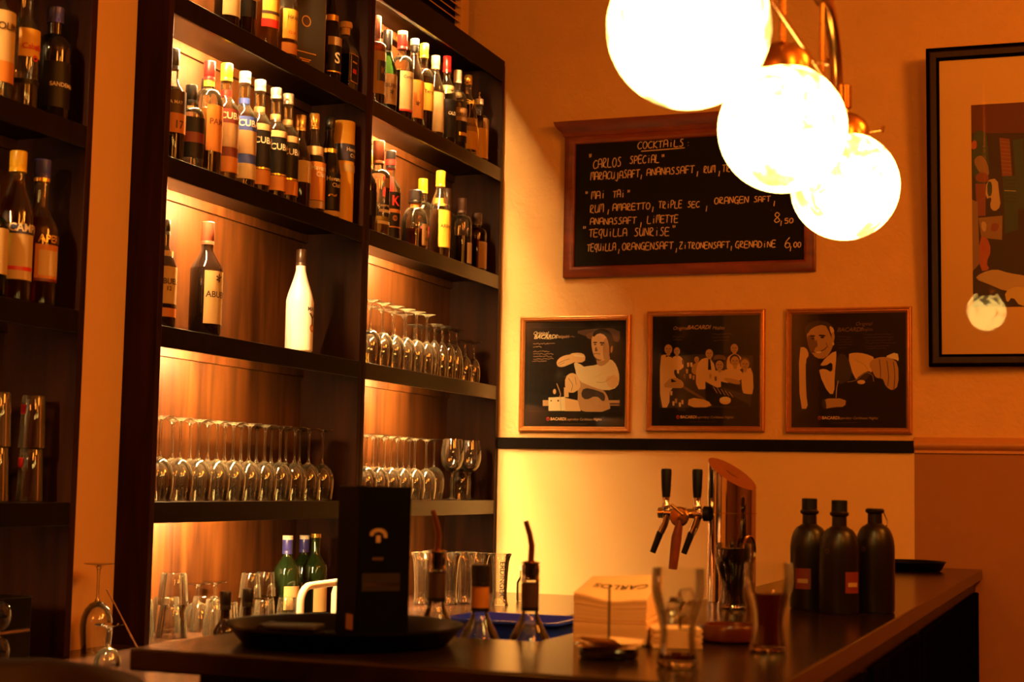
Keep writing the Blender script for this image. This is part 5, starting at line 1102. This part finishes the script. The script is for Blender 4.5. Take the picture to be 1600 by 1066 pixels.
t = thing('pendant_lamp', 'brass pendant lamp with three glowing marbled globes above the bar', 'lamp', (gx, 2.42, EZ+GZ))
for x, y in gl:
    mb = MB(); mb.lathe([(.1*math.sin(PI*i/32), -.1*math.cos(PI*i/32)) for i in range(33)], 48); g = mb.build('globe', GLOBE, t, (x-gx, y-2.42, 0)); g.rotation_euler = (0, 0, y*3)
    mb = MB(); mb.lathe([(.0475, .0895), (.047, .094), (.046, .108), (.038, .122), (.026, .132), (.012, .138), (0, .139)], 36); c = mb.build('globe_cap', M['brass'], t, (x-gx, y-2.42, 0))
    mb = MB(); mb.tube([(.044, 0, .100), (.070, .004, .104)], .0016, 8); mb.tube([(.068, .004, .098), (.070, .004, .110)], .0030, 8); mb.build('thumb_screw', M['brass'], c)
def rel(x, y, z): return (x-gx, y-2.42, z-GZ)
mb = MB(); PZ = .885
elbow = [(gx, 2.80+.145*math.sin(a), PZ-.145*(1-math.cos(a))) for a in [PI/2*i/10 for i in range(11)]]
elbow0 = [(gx, 2.03-.166*math.sin(a), PZ-.145*(1-math.cos(a))) for a in [PI/2*i/10 for i in range(11)]]
mb.tube([rel(-.477, 1.864, .690)] + [rel(*p) for p in elbow0[::-1]] + [rel(*p) for p in elbow] + [rel(-.453, 2.945, .690)], .0125, 16); mb.build('main_pipe', M['brass'], t)
for (yy, zz) in ((2.945, .735), (1.864, .735)):
    mb = MB(); mb.lathe([(.0135, -.022), (.016, -.020), (.016, .020), (.0135, .022)], 20); mb.build('pipe_sleeve', M['brass'], t, rel(-.456 if yy > 2.5 else -.474, yy, zz))
mb = MB(); mb.tube([rel(-.473, 2.444, .70), rel(-.473, 2.444, PZ)], .0055, 12); mb.build('globe_stem', M['brass'], t)
mb = MB(); mb.tube([rel(-.468, 2.02, .735), rel(-.466, 2.78, .735)], .0045, 12); mb.build('tie_rod', M['brass'], t)
for yy in (2.03, 2.77):
    mb = MB(); mb.tube([rel(-.4665, yy, .735), rel(-.4665, yy, PZ)], .0050, 12); s_ = mb.build('strut', M['brass'], t)
    mb = MB(); mb.tube([rel(-.4665, yy-.03, PZ-.004), rel(-.4665, yy+.03, PZ-.004)], .0180, 16); mb.build('pipe_clamp', M['brass'], s_)
mb = MB(); mb.tube([rel(gx, 2.42, PZ), rel(gx, 2.42, 3.7-EZ-.03)], .010, 14); mb.lathe([(0, 3.7-EZ-GZ-.04), (.06, 3.7-EZ-GZ-.03), (.065, 3.7-EZ-GZ-.001), (0, 3.7-EZ-GZ-.001)], 32); mb.build('ceiling_rod', M['brass'], t)

# ------------------------------------------------------------------ bar stool at the bottom left
t = thing('bar_stool', 'dark bar stool whose curved back shows at the bottom left corner', 'stool', (-1.36, 1.66, 0), math.radians(8))
mb = MB(); mb.lathe([(0, .76), (.19, .76), (.20, .77), (.20, .80), (.185, .815), (0, .82)], 40); mb.build('seat', M['leather'], t)
mb = MB(); n = 24; vs = []
for i in range(n+1):
    a = math.radians(20+140*i/n)
    for (r, z) in ((.195, .90), (.215, .905), (.225, 1.105), (.215, 1.118), (.200, 1.105)): vs.append((r*math.cos(a)*1.08, r*math.sin(a), z-.012*abs(math.cos(a))))
fs = [(5*i+j, 5*i+(j+1) % 5, 5*i+5+(j+1) % 5, 5*i+5+j) for i in range(n) for j in range(5)] + [tuple(range(5))[::-1], tuple(5*n+j for j in range(5))]
mb.add(vs, fs, 0, True); mb.build('backrest', M['leather'], t, sharp=60)
for sx in (-1, 1):
    mb = MB(); mb.tube([(sx*.15, .10, .77), (sx*.175, .12, .93)], .012, 10); mb.build('back_post', W_BLACK, t)
for sx in (-1, 1):
    for sy in (-1, 1):
        mb = MB(); mb.tube([(sx*.12, sy*.12, .765), (sx*.19, sy*.19, 0.0)], [.018, .014], 10); mb.build('leg', W_BLACK, t)
mb = MB(); mb.tube([(.205*math.cos(a)*.92, .205*math.sin(a)*.92+0, .28) for a in [2*PI*i/32 for i in range(33)]], .009, 10); mb.build('foot_ring', M['chrome'], t)
